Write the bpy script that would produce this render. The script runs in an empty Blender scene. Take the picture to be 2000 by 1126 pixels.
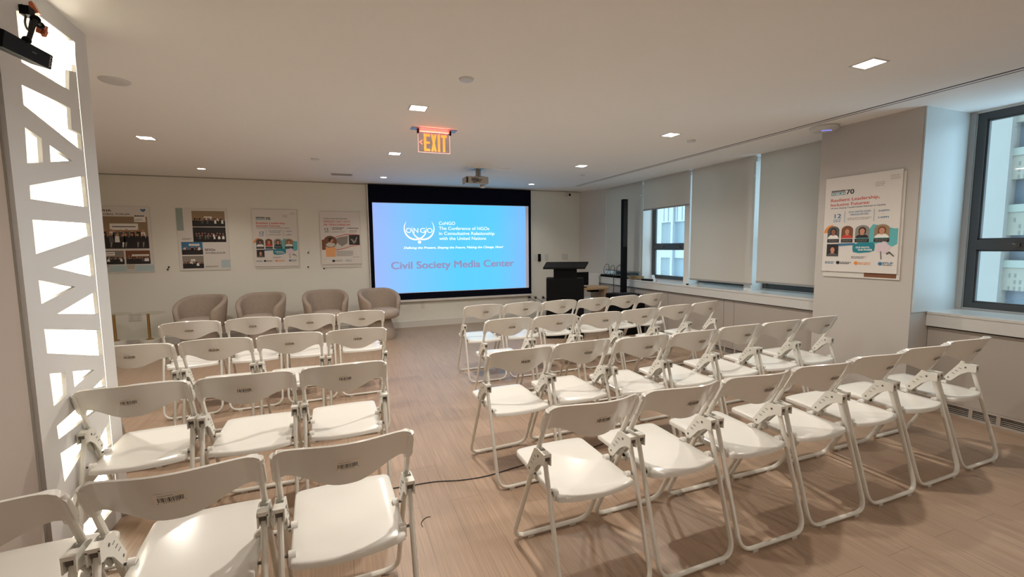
import bpy, math, random
from mathutils import Vector, Matrix
C = bpy.context.scene.collection
S = bpy.context.scene
PI = math.pi

# ------------------------------------------------------------------ camera
cd = bpy.data.cameras.new('camera'); cam = bpy.data.objects.new('camera', cd); C.objects.link(cam)
cd.sensor_fit = 'HORIZONTAL'; cd.sensor_width = 36.0
cd.lens = 875.662 / 2000 * 36.0
cd.clip_start = 0.05; cd.clip_end = 200
M3 = Matrix([[0.933736, 0.042354, -0.355447], [-0.357822, 0.082711, -0.93012], [-0.009995, 0.995673, 0.092386]])
cam.matrix_world = Matrix.Translation((0, 0, 1.458)) @ M3.to_4x4()
S.camera = cam

# ------------------------------------------------------------------ world and exposure
w = bpy.data.worlds.new('overcast_sky'); S.world = w; w.use_nodes = True
bg = w.node_tree.nodes['Background']
bg.inputs[0].default_value = (0.64, 0.88, 1.0, 1)
bg.inputs[1].default_value = 3.7
S.view_settings.view_transform = 'Standard'; S.view_settings.look = 'None'
S.view_settings.gamma = 1.0; S.view_settings.use_curve_mapping = False
S.view_settings.exposure = 0.2
S.cycles.use_denoising = True
S.cycles.max_bounces = 10; S.cycles.diffuse_bounces = 6
S.cycles.sample_clamp_indirect = 10
S.cycles.caustics_reflective = False; S.cycles.caustics_refractive = False

HC = 2.578; D = 8.321
WARM = (1.0, 0.93, 0.83)
DOWN_W = 94.0
# square downlights (x, y) then the round wall washers at the far end
SQUARE = [(-1.76, 5.6), (0.64, 3.75), (0.66, 5.6), (3.15, 1.93), (3.2, 3.8), (3.22, 5.65)]
UNSEEN = [(0.64, 1.9), (-1.76, 3.75)]
ROUND = [(-1.74, 7.45), (0.70, 7.5), (3.28, 7.55)]

BEHIND_FILL = [(0.64, -1.3), (3.15, -1.3)]  # unseen fill lamps, added to brighten the backs of the chairs

# ------------------------------------------------------------------ materials
_m = {}
def mat(name, col, rough=0.6, metal=0.0, emit=0.0, ecol=None, noise=0.0, nscale=30.0, bump=0.0, spec=0.5, coat=0.0, stretch=None):
    if name in _m: return _m[name]
    m = bpy.data.materials.new(name); m.use_nodes = True; nt = m.node_tree
    b = nt.nodes['Principled BSDF']
    b.inputs['Base Color'].default_value = (*col, 1); b.inputs['Roughness'].default_value = rough
    b.inputs['Metallic'].default_value = metal
    b.inputs['Specular IOR Level'].default_value = spec
    b.inputs['Coat Weight'].default_value = coat
    if emit:
        b.inputs['Emission Color'].default_value = (*(ecol or col), 1); b.inputs['Emission Strength'].default_value = emit
    if noise or bump:
        tc = nt.nodes.new('ShaderNodeTexCoord'); no = nt.nodes.new('ShaderNodeTexNoise')
        mp = nt.nodes.new('ShaderNodeMapping')
        if stretch: mp.inputs['Scale'].default_value = stretch
        no.inputs['Scale'].default_value = nscale; no.inputs['Detail'].default_value = 4
        nt.links.new(tc.outputs['Object'], mp.inputs[0]); nt.links.new(mp.outputs[0], no.inputs['Vector'])
        if noise:
            mx = nt.nodes.new('ShaderNodeMix'); mx.data_type = 'RGBA'
            mx.inputs['A'].default_value = (*[c * (1 - noise) for c in col], 1)
            mx.inputs['B'].default_value = (*[min(1, c * (1 + noise)) for c in col], 1)
            nt.links.new(no.outputs['Fac'], mx.inputs['Factor']); nt.links.new(mx.outputs['Result'], b.inputs['Base Color'])
        if bump:
            bp = nt.nodes.new('ShaderNodeBump'); bp.inputs['Strength'].default_value = bump; bp.inputs['Distance'].default_value = 0.002
            nt.links.new(no.outputs['Fac'], bp.inputs['Height']); nt.links.new(bp.outputs[0], b.inputs['Normal'])
    _m[name] = m; return m

def srgb(r, g, b):
    f = lambda c: (c / 255 / 12.92) if c / 255 <= 0.04045 else ((c / 255 + 0.055) / 1.055) ** 2.4
    return (f(r), f(g), f(b))

WALL = mat('painted_plaster', (0.77, 0.76, 0.69), 0.75, noise=0.015, nscale=3, bump=0.05)
CEIL = mat('ceiling_plaster', (0.88, 0.87, 0.85), 0.8, noise=0.01, nscale=2)
PLASTIC = mat('white_plastic', (0.73, 0.715, 0.675), 0.16, noise=0.01, nscale=8, spec=0.45)
METALW = mat('white_painted_tube', (0.70, 0.685, 0.63), 0.32, noise=0.02, nscale=20)
BRACK = mat('white_nylon', (0.70, 0.685, 0.63), 0.4, noise=0.02, nscale=20)
BLACK = mat('black_satin', (0.005, 0.005, 0.006), 0.6, noise=0.1, nscale=30, spec=0.10)
SCREENBLK = mat('black_screen_cloth', (0.004, 0.005, 0.012), 0.9, noise=0.05, nscale=40, spec=0.1)
INK = mat('black_ink', (0.01, 0.01, 0.01), 0.6)
RIVET = mat('dark_rivet', (0.12, 0.11, 0.10), 0.4, metal=0.6)
RUBBER = mat('grey_rubber', (0.55, 0.52, 0.47), 0.6)
STICKER = mat('clear_sticker', (0.74, 0.70, 0.63), 0.35)
PANELW = mat('white_lacquer', (0.66, 0.64, 0.60), 0.45, noise=0.01, nscale=5)
SILLM = mat('sill_white', (0.62, 0.62, 0.60), 0.22, noise=0.02, nscale=12)
ENCL = mat('heater_cover_paint', (0.42, 0.38, 0.34), 0.55, noise=0.02, nscale=6)
DARKFRAME = mat('dark_window_metal', (0.075, 0.078, 0.082), 0.4, metal=0.3, noise=0.08, nscale=14)
GREYTRIM = mat('grey_trim_paint', (0.40, 0.39, 0.38), 0.6, noise=0.04, nscale=9)
BRASS = mat('brushed_brass', (0.50, 0.32, 0.12), 0.3, metal=1.0, noise=0.08, nscale=60)
UPH = mat('taupe_upholstery', (0.34, 0.275, 0.225), 0.9, noise=0.12, nscale=25, bump=0.4, spec=0.2)
WOOD = mat('light_wood', (0.42, 0.27, 0.15), 0.45, noise=0.2, nscale=12, stretch=(1, 12, 12))
WHITEP = mat('white_device_plastic', (0.62, 0.62, 0.62), 0.4, noise=0.01, nscale=12)
CARD = mat('cardboard', (0.30, 0.20, 0.10), 0.8, noise=0.1, nscale=12)
CABLE = mat('black_cable_rubber', (0.01, 0.01, 0.013), 0.5, noise=0.05, nscale=50)
SLIT = mat('dark_slot', (0.02, 0.02, 0.02), 0.8)
LENS = mat('lamp_diffuser', (1, 0.95, 0.85), 0.5, emit=14.0, ecol=(1, 0.88, 0.72))
LEDBACK = mat('led_diffuser', (0.26, 0.24, 0.20), 0.6, emit=0.10, ecol=(1.0, 0.88, 0.66))
LEDSTRIP = mat('led_strip', (1, 0.95, 0.85), 0.6, emit=30.0, ecol=(1.0, 0.92, 0.75))
PAPER = mat('poster_paper', (0.72, 0.68, 0.64), 0.35, noise=0.01, nscale=5)
FOAM = mat('foam_board', (0.66, 0.63, 0.58), 0.6, noise=0.01, nscale=5)

def floor_material():
    m = bpy.data.materials.new('wood_plank_floor'); m.use_nodes = True; nt = m.node_tree; N = nt.nodes; Lk = nt.links
    b = N['Principled BSDF']
    tc = N.new('ShaderNodeTexCoord'); mp = N.new('ShaderNodeMapping'); mp.inputs['Rotation'].default_value = (0, 0, PI / 2)
    Lk.new(tc.outputs['Object'], mp.inputs[0])
    br = N.new('ShaderNodeTexBrick'); Lk.new(mp.outputs[0], br.inputs['Vector'])
    br.inputs['Scale'].default_value = 1.0; br.inputs['Brick Width'].default_value = 1.22; br.inputs['Row Height'].default_value = 0.18
    br.inputs['Mortar Size'].default_value = 0.0016; br.inputs['Mortar Smooth'].default_value = 0.3; br.offset = 0.37
    br.inputs['Color1'].default_value = (0.37, 0.262, 0.187, 1); br.inputs['Color2'].default_value = (0.40, 0.285, 0.205, 1)
    br.inputs['Mortar'].default_value = (0.25, 0.165, 0.115, 1)
    mp2 = N.new('ShaderNodeMapping'); mp2.inputs['Scale'].default_value = (130, 2.5, 1); Lk.new(tc.outputs['Object'], mp2.inputs[0])
    no = N.new('ShaderNodeTexNoise'); no.inputs['Scale'].default_value = 1.0; no.inputs['Detail'].default_value = 5; Lk.new(mp2.outputs[0], no.inputs['Vector'])
    rp = N.new('ShaderNodeValToRGB'); rp.color_ramp.elements[0].position = 0.3; rp.color_ramp.elements[1].position = 0.72
    rp.color_ramp.elements[0].color = (0.80, 0.80, 0.80, 1); rp.color_ramp.elements[1].color = (1.12, 1.10, 1.08, 1)
    Lk.new(no.outputs['Fac'], rp.inputs[0])
    mx = N.new('ShaderNodeMix'); mx.data_type = 'RGBA'; mx.blend_type = 'MULTIPLY'; mx.inputs['Factor'].default_value = 1
    Lk.new(br.outputs['Color'], mx.inputs['A']); Lk.new(rp.outputs[0], mx.inputs['B'])
    Lk.new(mx.outputs['Result'], b.inputs['Base Color'])
    b.inputs['Roughness'].default_value = 0.38; b.inputs['Specular IOR Level'].default_value = 0.4
    bp = N.new('ShaderNodeBump'); bp.inputs['Strength'].default_value = 0.12; bp.inputs['Distance'].default_value = 0.002
    Lk.new(no.outputs['Fac'], bp.inputs['Height']); Lk.new(bp.outputs[0], b.inputs['Normal'])
    return m

def glass_material(name='window_glass', tint=(0.93, 0.97, 1.0), gl=0.07):
    m = bpy.data.materials.new(name); m.use_nodes = True; nt = m.node_tree; N = nt.nodes
    N.remove(N['Principled BSDF']); out = N['Material Output']
    t = N.new('ShaderNodeBsdfTransparent'); t.inputs[0].default_value = (*tint, 1)
    g = N.new('ShaderNodeBsdfGlossy'); g.inputs['Roughness'].default_value = 0.02
    f = N.new('ShaderNodeMixShader'); f.inputs[0].default_value = gl
    nt.links.new(t.outputs[0], f.inputs[1]); nt.links.new(g.outputs[0], f.inputs[2]); nt.links.new(f.outputs[0], out.inputs[0])
    return m
GLASS = glass_material()
ACRYL = glass_material('exit_acrylic', (1.0, 0.92, 0.92), 0.04)
CLEAR = glass_material('clear_table_glass', (0.95, 0.96, 0.93), 0.10)

def blind_material():
    m = bpy.data.materials.new('roller_fabric'); m.use_nodes = True; nt = m.node_tree; N = nt.nodes
    N.remove(N['Principled BSDF']); out = N['Material Output']
    d = N.new('ShaderNodeBsdfDiffuse'); t = N.new('ShaderNodeBsdfTranslucent')
    tc = N.new('ShaderNodeTexCoord'); no = N.new('ShaderNodeTexNoise'); no.inputs['Scale'].default_value = 220
    nt.links.new(tc.outputs['Object'], no.inputs['Vector'])
    mx = N.new('ShaderNodeMix'); mx.data_type = 'RGBA'
    mx.inputs['A'].default_value = (0.74, 0.71, 0.66, 1); mx.inputs['B'].default_value = (0.82, 0.79, 0.74, 1)
    nt.links.new(no.outputs['Fac'], mx.inputs['Factor']); nt.links.new(mx.outputs['Result'], d.inputs[0])
    t.inputs[0].default_value = (0.66, 0.58, 0.50, 1)
    f = N.new('ShaderNodeMixShader'); f.inputs[0].default_value = 0.42
    nt.links.new(d.outputs[0], f.inputs[1]); nt.links.new(t.outputs[0], f.inputs[2])
    tr = N.new('ShaderNodeBsdfTransparent'); f2 = N.new('ShaderNodeMixShader'); f2.inputs[0].default_value = 0.09
    nt.links.new(f.outputs[0], f2.inputs[1]); nt.links.new(tr.outputs[0], f2.inputs[2]); nt.links.new(f2.outputs[0], out.inputs[0])
    return m
BLIND = blind_material()

# ------------------------------------------------------------------ mesh helpers
class MB:
    def __init__(s): s.v = []; s.f = []; s.mi = []; s.m = 0
    def face(s, idx): s.f.append(tuple(idx)); s.mi.append(s.m)
    def box(s, x0, y0, z0, x1, y1, z1):
        b = len(s.v)
        s.v += [(x0, y0, z0), (x1, y0, z0), (x1, y1, z0), (x0, y1, z0), (x0, y0, z1), (x1, y0, z1), (x1, y1, z1), (x0, y1, z1)]
        for q in ((0, 3, 2, 1), (4, 5, 6, 7), (0, 1, 5, 4), (1, 2, 6, 5), (2, 3, 7, 6), (3, 0, 4, 7)): s.face([b + i for i in q])
        return s
    def obox(s, M, hx, hy, hz):
        b = len(s.v)
        for z in (-hz, hz):
            for x, y in ((-hx, -hy), (hx, -hy), (hx, hy), (-hx, hy)): s.v.append(tuple(M @ Vector((x, y, z))))
        for q in ((0, 3, 2, 1), (4, 5, 6, 7), (0, 1, 5, 4), (1, 2, 6, 5), (2, 3, 7, 6), (3, 0, 4, 7)): s.face([b + i for i in q])
        return s
    def sweep(s, pts, a, bb=None, n=10, side=None, cap=True):
        """tube with an elliptical section: half width a along `side`, bb across"""
        bb = bb or a; pts = [Vector(p) for p in pts]; base = len(s.v); k = len(pts)
        ref = Vector(side) if side else None; prev = None
        for i, p in enumerate(pts):
            t = (pts[min(i + 1, k - 1)] - pts[max(i - 1, 0)]).normalized()
            if prev is None:
                u = ref if ref and abs(ref.dot(t)) < 0.99 else (Vector((0, 0, 1)) if abs(t.z) < 0.9 else Vector((1, 0, 0)))
            else: u = prev
            u = (u - t * u.dot(t)).normalized(); v = t.cross(u); prev = u
            for j in range(n):
                q = 2 * PI * j / n; s.v.append(tuple(p + u * (a * math.cos(q)) + v * (bb * math.sin(q))))
        for i in range(k - 1):
            for j in range(n):
                s.face([base + i * n + j, base + i * n + (j + 1) % n, base + (i + 1) * n + (j + 1) % n, base + (i + 1) * n + j])
        if cap:
            s.face([base + j for j in range(n)][::-1]); s.face([base + (k - 1) * n + j for j in range(n)])
        return s
    def cyl(s, p0, p1, r, n=16): return s.sweep([p0, p1], r, r, n)
    def lathe(s, prof, c=(0, 0, 0), n=32, close=True):
        b = len(s.v); k = len(prof)
        for r, z in prof:
            for j in range(n):
                q = 2 * PI * j / n; s.v.append((c[0] + r * math.cos(q), c[1] + r * math.sin(q), c[2] + z))
        for i in range(k - 1):
            for j in range(n): s.face([b + i * n + j, b + i * n + (j + 1) % n, b + (i + 1) * n + (j + 1) % n, b + (i + 1) * n + j])
        if close:
            s.face([b + j for j in range(n)][::-1]); s.face([b + (k - 1) * n + j for j in range(n)])
        return s
    def prism(s, poly, f0, f1):
        """f0, f1 map a 2d point to the two end faces"""
        b = len(s.v); n = len(poly)
        s.v += [tuple(f0(*p)) for p in poly] + [tuple(f1(*p)) for p in poly]
        s.face(list(range(b, b + n))[::-1]); s.face(range(b + n, b + 2 * n))
        for i in range(n): s.face([b + i, b + (i + 1) % n, b + n + (i + 1) % n, b + n + i])
        return s
    def flat(s, poly, y):
        b = len(s.v); s.v += [(x, y, z) for x, z in poly]; s.face(range(b, b + len(poly))); return s
    def build(s, name, mats, parent=None, smooth=True, angle=35, fix=True):
        me = bpy.data.meshes.new(name); me.from_pydata(s.v, [], s.f)
        if not isinstance(mats, (list, tuple)): mats = [mats]
        for m in mats: me.materials.append(m)
        for p, i in zip(me.polygons, s.mi): p.material_index = i
        if fix:
            import bmesh
            bm = bmesh.new(); bm.from_mesh(me); bmesh.ops.recalc_face_normals(bm, faces=bm.faces); bm.to_mesh(me); bm.free()
        if smooth:
            for p in me.polygons: p.use_smooth = True
            me.set_sharp_from_angle(angle=math.radians(angle))
        o = bpy.data.objects.new(name, me); C.objects.link(o)
        if parent: o.parent = parent
        return o

def bev(o, w=0.004, seg=2):
    md = o.modifiers.new('bevel', 'BEVEL'); md.width = w; md.segments = seg; md.limit_method = 'ANGLE'; return o
def tag(o, label=None, cat=None, group=None, kind=None):
    if label: o['label'] = label
    if cat: o['category'] = cat
    if group: o['group'] = group
    if kind: o['kind'] = kind
    return o
def thing(name, label, cat, loc=(0, 0, 0), rz=0, group=None, kind=None):
    o = bpy.data.objects.new(name, None); C.objects.link(o); o.location = loc; o.rotation_euler = (0, 0, rz)
    o.empty_display_size = 0.1
    return tag(o, label, cat, group, kind)
def copy_tree(o, parent=None):
    c = o.copy(); C.objects.link(c)
    if parent: c.parent = parent
    for ch in [x for x in o.children]: copy_tree(ch, c)
    return c
def curve_fill(name, loops, depth, material, parent=None, toworld=None):
    """flat even-odd filled outline with holes, given thickness, turned into a mesh"""
    cu = bpy.data.curves.new(name, 'CURVE'); cu.dimensions = '2D'; cu.fill_mode = 'BOTH'; cu.extrude = depth / 2
    for lp in loops:
        sp = cu.splines.new('POLY'); sp.points.add(len(lp) - 1)
        for p, q in zip(sp.points, lp): p.co = (q[0], q[1], 0, 1)
        sp.use_cyclic_u = True
    t = bpy.data.objects.new('tmp', cu); C.objects.link(t)
    dg = bpy.context.evaluated_depsgraph_get(); me = bpy.data.meshes.new_from_object(t.evaluated_get(dg))
    bpy.data.objects.remove(t); bpy.data.curves.remove(cu)
    if toworld: me.transform(toworld)
    me.materials.clear(); me.materials.append(material); me.name = name
    o = bpy.data.objects.new(name, me); C.objects.link(o)
    if parent: o.parent = parent
    return o
def text(name, s, x, z, width, height, y, material, parent, bold=0.0, align='LEFT', shear=0.0, ext=0.0, M=None):
    """writing in the x-z plane, fitted to a width and cap height"""
    cu = bpy.data.curves.new(name, 'FONT'); cu.body = s; cu.size = 1; cu.shear = shear; cu.extrude = ext
    t = bpy.data.objects.new('tmp', cu); C.objects.link(t)
    dg = bpy.context.evaluated_depsgraph_get(); me = bpy.data.meshes.new_from_object(t.evaluated_get(dg))
    bpy.data.objects.remove(t); bpy.data.curves.remove(cu)
    xs = [v.co.x for v in me.vertices]; ys = [v.co.y for v in me.vertices]
    x0, x1, y0, y1 = min(xs), max(xs), min(ys), max(ys)
    capt = 0.73
    sy = height / capt; sx = width / (x1 - x0) if width else sy
    off = {'LEFT': 0, 'CENTER': -(x1 - x0) / 2 * sx, 'RIGHT': -(x1 - x0) * sx}[align]
    for v in me.vertices:
        a = (v.co.x - x0) * sx + off; b = v.co.y * sy; c = v.co.z
        v.co = Vector((x + a, y - c, z + b))
    if bold > 0.002:                       # heavier strokes: overlapping copies shifted sideways
        vs = [tuple(v.co) for v in me.vertices]; fs = [tuple(p.vertices) for p in me.polygons]; V_, F_ = [], []
        bw = min(bold, 0.03) * sy * 1.1
        for k, (dx, dz) in enumerate(((-1, -0.5), (1, -0.5), (-1, 0.5), (1, 0.5), (0, 0))):
            q = len(V_); V_ += [(c[0] + dx * bw, c[1] - k * 5e-6, c[2] + dz * bw) for c in vs]; F_ += [tuple(q + i for i in f) for f in fs]
        nm = bpy.data.meshes.new(name); nm.from_pydata(V_, [], F_); bpy.data.meshes.remove(me); me = nm
    if M: me.transform(M)
    me.materials.clear(); me.materials.append(material)
    o = bpy.data.objects.new(name, me); C.objects.link(o); o.parent = parent
    return o
def ell(cx, cz, rx, rz, n=20, a0=0, a1=2 * PI):
    return [(cx + rx * math.cos(a0 + (a1 - a0) * i / n), cz + rz * math.sin(a0 + (a1 - a0) * i / n)) for i in range(n + (0 if abs(a1 - a0 - 2 * PI) < 1e-6 else 1))]
def bezier(pts, n=8):
    """smooth path through the points"""
    P = [Vector(p) for p in pts]; out = []
    for i in range(len(P) - 1):
        p0 = P[max(i - 1, 0)]; p1 = P[i]; p2 = P[i + 1]; p3 = P[min(i + 2, len(P) - 1)]
        for k in range(n):
            t = k / n
            out.append(0.5 * ((2 * p1) + (p2 - p0) * t + (2 * p0 - 5 * p1 + 4 * p2 - p3) * t * t + (3 * p1 - p0 - 3 * p2 + p3) * t ** 3))
    out.append(P[-1]); return out

def light(name, kind, loc, power, col=WARM, rot=(0, 0, 0), **kw):
    ld = bpy.data.lights.new(name, kind); ld.energy = power; ld.color = col
    for k, v in kw.items(): setattr(ld, k, v)
    o = bpy.data.objects.new(name, ld); C.objects.link(o); o.location = loc; o.rotation_euler = rot
    return o

# ================================================================== SETTING
YB = -3.2   # the wall behind the camera
def struct(name, mb, m, label, parent=None, **kw):
    o = mb.build(name, m, parent, **kw)
    if not parent: tag(o, label, None, None, 'structure')
    return o
struct('floor', MB().box(-4.7, YB - 0.2, -0.1, 5.4, D + 0.2, 0), floor_material(), 'light brown wood plank floor', smooth=False)
cb = MB()
cb.box(-4.7, YB - 0.2, HC, 4.17, D + 0.2, HC + 0.1).box(4.245, YB - 0.2, HC, 5.4, D + 0.2, HC + 0.1)
cb.box(4.17, 7.53, HC, 4.245, D + 0.2, HC + 0.1).box(4.17, YB - 0.2, HC + 0.06, 4.245, 7.53, HC + 0.1)
struct('ceiling', cb, CEIL, 'white plaster ceiling with downlights', smooth=False)
sl = MB(); sl.m = 0; sl.box(4.172, YB, HC - 0.001, 4.243, 7.53, HC + 0.06)
sl.m = 1
sl.box(4.190, YB, HC - 0.0016, 4.225, 7.53, HC - 0.001)
struct('trim_1', sl, [SLIT, CEIL], 'long double slot air diffuser in the ceiling beside the windows', smooth=False)
struct('wall_back', MB().box(-4.7, D, 0, 5.0, D + 0.15, HC), WALL, 'cream back wall behind the projection screen', smooth=False)
struct('wall_left', MB().box(-4.7, 2.36, 0, -4.55, D, HC), WALL, 'cream wall at far left beyond the illuminated column', smooth=False)
struct('wall_front', MB().box(-4.7, YB - 0.15, 0, 5.4, YB, HC), WALL, 'cream wall behind the viewer', smooth=False)
struct('wall_left_near', MB().box(-4.7, YB, 0, -1.20, 2.352, HC), mat('wall_paint_warm_lit', (0.47, 0.405, 0.36), 0.7, noise=0.015, nscale=3), 'plain wall at the left edge beside the illuminated column', smooth=False)  # pink cast of the warm light is put into this wall's colour
# corner piece between back wall and the first blind
cp = MB(); cp.prism([(4.70, D), (4.95, 7.70), (5.25, 7.70), (5.25, D + 0.1), (4.70, D + 0.1)], lambda a, b: (a, b, 0), lambda a, b: (a, b, HC))
struct('wall_right_corner', cp, mat('corner_wall_paint', (0.62, 0.61, 0.59), 0.75, noise=0.01, nscale=3), 'narrow wall between the back wall and the farthest blind', smooth=False)
PILL_SHADE = mat('pillar_paint_shaded', (0.52, 0.49, 0.46), 0.7, noise=0.015, nscale=3)  # wall paint darkened to carry the weaker light on this side
struct('wall_right_pillar', MB().box(4.55, 2.34, 0, 5.32, 3.185, HC), PILL_SHADE, 'wall pillar carrying a poster between the windows', smooth=False)
struct('wall_right_reveal', MB().box(4.56, 2.328, 0.862, 5.2, 2.3395, HC), mat('reveal_daylight_tint', (0.60, 0.65, 0.66), 0.4, noise=0.01, nscale=4), 'side of the window recess beside the pillar, coloured as daylit', smooth=False)  # thin added face; bluish window light is put into its colour
struct('wall_right_near', MB().box(4.55, YB, 0, 5.32, 1.15, HC), PILL_SHADE, 'wall pillar at the right outside the view', smooth=False)
# outer wall with the window openings
WIN = [(6.70, 7.68), (5.58, 6.60), (4.45, 5.47), (3.32, 4.34)]
ow = MB().box(5.2, 3.185, 0, 5.4, 7.7, 0.86).box(5.2, 3.185, 2.56, 5.4, 7.7, HC).box(5.2, 1.15, 0, 5.4, 2.34, 0.86).box(5.2, 1.15, 2.56, 5.4, 2.34, HC)
for a, b in ((7.68, 7.70), (6.60, 6.70), (5.47, 5.58), (4.34, 4.45), (3.185, 3.32)): ow.box(5.0 if a > 3.3 and a < 7.6 else 5.2, a, 0.86, 5.4, b, 2.56 if True else HC)
struct('wall_right', ow, mat('window_wall_paint', (0.72, 0.72, 0.70), 0.7, noise=0.01, nscale=4), 'outer wall with a row of windows', smooth=False)
# baseboards
struct('baseboard_back', MB().box(-4.55, D - 0.015, 0, 4.70, D, 0.115).box(-4.55, D - 0.02, 0, 4.70, D, 0.02), PANELW, 'white baseboard along the back wall')
struct('baseboard_left', MB().box(-4.55, 2.36, 0, -4.535, D, 0.115), PANELW, 'white baseboard along the far left wall')
struct('trim_2', MB().box(-4.55, D - 0.012, HC - 0.014, 0.48, D, HC - 0.004).box(3.6, D - 0.012, HC - 0.014, 4.68, D, HC - 0.004), GREYTRIM, 'thin picture rail along the top of the back wall')

# sill, fascia, heater cover
def sill(y0, y1, n, lab):
    o = MB().box(4.775, y0, 0.838, 5.2, y1, 0.862).box(4.78, y0, 0.735, 4.80, y1, 0.838)
    ob = bev(struct(n, o, SILLM, lab, smooth=False), 0.003)
    return ob
sill(3.186, 8.05, 'trim_3', 'long white window sill under the row of blinds')
sill(1.16, 2.339, 'trim_4', 'white window sill under the open window at right')
def cover(y0, y1, joints, n, lab):
    b = MB(); b.m = 0
    ys = [y0] + joints + [y1]
    for a, c in zip(ys, ys[1:]): b.box(4.815, a + 0.003, 0.10, 4.84, c - 0.003, 0.722)
    b.box(4.835, y0, 0.10, 5.19, y1, 0.83)
    b.box(4.80, y0, 0.083, 4.84, y1, 0.098).box(4.80, y0, 0.0, 4.84, y1, 0.014)
    k = int((y1 - y0) / 0.165); st = (y1 - y0) / k
    for i in range(k + 1): b.box(4.802, max(y0, y0 + i * st - 0.012), 0.014, 4.838, min(y1, y0 + i * st + 0.012), 0.083)
    for i in range(k):
        for j in range(4):
            z = 0.022 + j * 0.015; b.box(4.812, y0 + i * st + 0.014, z, 4.835, y0 + (i + 1) * st - 0.014, z + 0.005)
    b.m = 1; b.box(4.842, y0, 0.0, 5.19, y1, 0.098); b.box(4.818, y0, 0.722, 5.19, y1, 0.735)
    struct(n, b, [ENCL, SLIT], lab, smooth=False)
cover(3.186, 7.95, [4.42, 4.59, 5.7, 6.8], 'trim_5', 'heater cover panels under the long sill')
cover(1.16, 2.339, [], 'trim_6', 'heater cover panel with floor grille under the open window')

# windows
def window(n, y0, y1, label):
    t = thing('window_%d' % n, label, None, (5.2, (y0 + y1) / 2, 0.86), 0, None, 'structure')
    h = (y1 - y0) / 2; b = MB()
    z0, z1, zm = 0.02, 1.70, 0.575
    x0, x1 = 0.0, 0.055
    fw = 0.062
    b.box(x0, -h, z0, x1, -h + fw, z1).box(x0, h - fw, z0, x1, h, z1).box(x0 + 0.001, -h + fw, z1 - fw, x1, h - fw, z1).box(x0 + 0.001, -h + fw, z0, x1, h - fw, z0 + 0.05)
    b.box(x0 - 0.008, -h + fw, zm - 0.043, x1, h - fw, zm + 0.043)
    for (a, c) in ((z0 + 0.05, zm - 0.043), (zm + 0.043, z1 - fw)):   # inner sash beads
        b.box(0.012, -h + fw, a, 0.045, -h + fw + 0.014, c).box(0.012, h - fw - 0.014, a, 0.045, h - fw, c)
        b.box(0.012, -h + fw, a, 0.045, h - fw, a + 0.014).box(0.012, -h + fw, c - 0.014, 0.045, h - fw, c)
    bev(b.build('window_frame', DARKFRAME, t, smooth=False), 0.002)
    MB().box(0.024, -h + fw, z0 + 0.05, 0.030, h - fw, zm - 0.043).build('glass_pane', GLASS, t, smooth=False)
    MB().box(0.024, -h + fw, zm + 0.043, 0.030, h - fw, z1 - fw).build('glass_pane', GLASS, t, smooth=False)
    g = MB().box(-0.02, h, 0.0, 0.0, h + 0.05, 1.70).box(-0.02, -h - 0.05, 0.0, 0.0, -h, 1.70) if n == 5 else MB().box(-0.01, h - 0.01, 0.0, 0.0, h, 1.7).box(-0.01, -h, 0.0, 0.0, -h + 0.01, 1.7)
    g.box(-0.012, -h, -0.0, 0.0, h, 0.02)
    g.build('inner_trim', GREYTRIM, t, smooth=False)
    for yy in (-0.2, 0.2):
        b = MB().box(-0.022, yy - 0.02, zm - 0.02, -0.008, yy + 0.02, zm + 0.012).cyl((-0.022, yy, zm), (-0.05, yy + 0.015, zm + 0.01), 0.006, 8)
        b.build('latch', RIVET, t)
    return t
window(1, *WIN[0], 'window behind the farthest roller blind')
window(2, *WIN[1], 'window with raised blind beside the black speaker column')
window(3, *WIN[2], 'window behind the second blind from the pillar')
window(4, *WIN[3], 'window behind the blind next to the pillar')
window(5, 1.25, 2.285, 'open dark framed window at the right edge')

# ================================================================== PROJECTION SCREEN
scr = thing('projection_screen', 'large black bordered projection screen showing a blue slide', 'projection screen', (0, D - 0.055, 0))
b = MB().box(0.50, -0.006, 0.56, 3.572, 0.006, 2.565)
b.build('screen_cloth', SCREENBLK, scr, smooth=False)
wm = mat('white_screen_surface', (0.60, 0.58, 0.62), 0.8, emit=0.16, ecol=(0.75, 0.72, 0.9))
MB().box(0.562, -0.0085, 0.640, 3.518, -0.006, 2.253).build('white_surface', wm, scr, smooth=False)
def slide_material():
    m = bpy.data.materials.new('projected_slide'); m.use_nodes = True; nt = m.node_tree; N = nt.nodes
    b = N['Principled BSDF']; b.inputs['Base Color'].default_value = (0.05, 0.07, 0.1, 1); b.inputs['Roughness'].default_value = 0.8
    tc = N.new('ShaderNodeTexCoord'); sp = N.new('ShaderNodeSeparateXYZ'); nt.links.new(tc.outputs['Generated'], sp.inputs[0])
    r = N.new('ShaderNodeValToRGB'); nt.links.new(sp.outputs['X'], r.inputs[0])
    e = r.color_ramp.elements
    e[0].position = 0; e[0].color = (*srgb(150, 178, 248), 1); e[1].position = 1; e[1].color = (*srgb(120, 182, 246), 1)
    for p, c in ((0.25, (112, 194, 250)), (0.52, (82, 200, 252)), (0.78, (88, 200, 253))):
        k = e.new(p); k.color = (*srgb(*c), 1)
    nt.links.new(r.outputs[0], b.inputs['Emission Color']); b.inputs['Emission Strength'].default_value = 0.93
    return m
MB().box(0.565, -0.0105, 0.648, 3.455, -0.009, 2.248).build('projected_slide', slide_material(), scr, smooth=False)
TW = mat('slide_white', (0.5, 0.5, 0.5), 0.8, emit=0.95, ecol=(0.93, 1.0, 1.0))
TG = mat('slide_grey_violet', (0.2, 0.2, 0.3), 0.8, emit=0.8, ecol=srgb(133, 135, 178))
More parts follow.
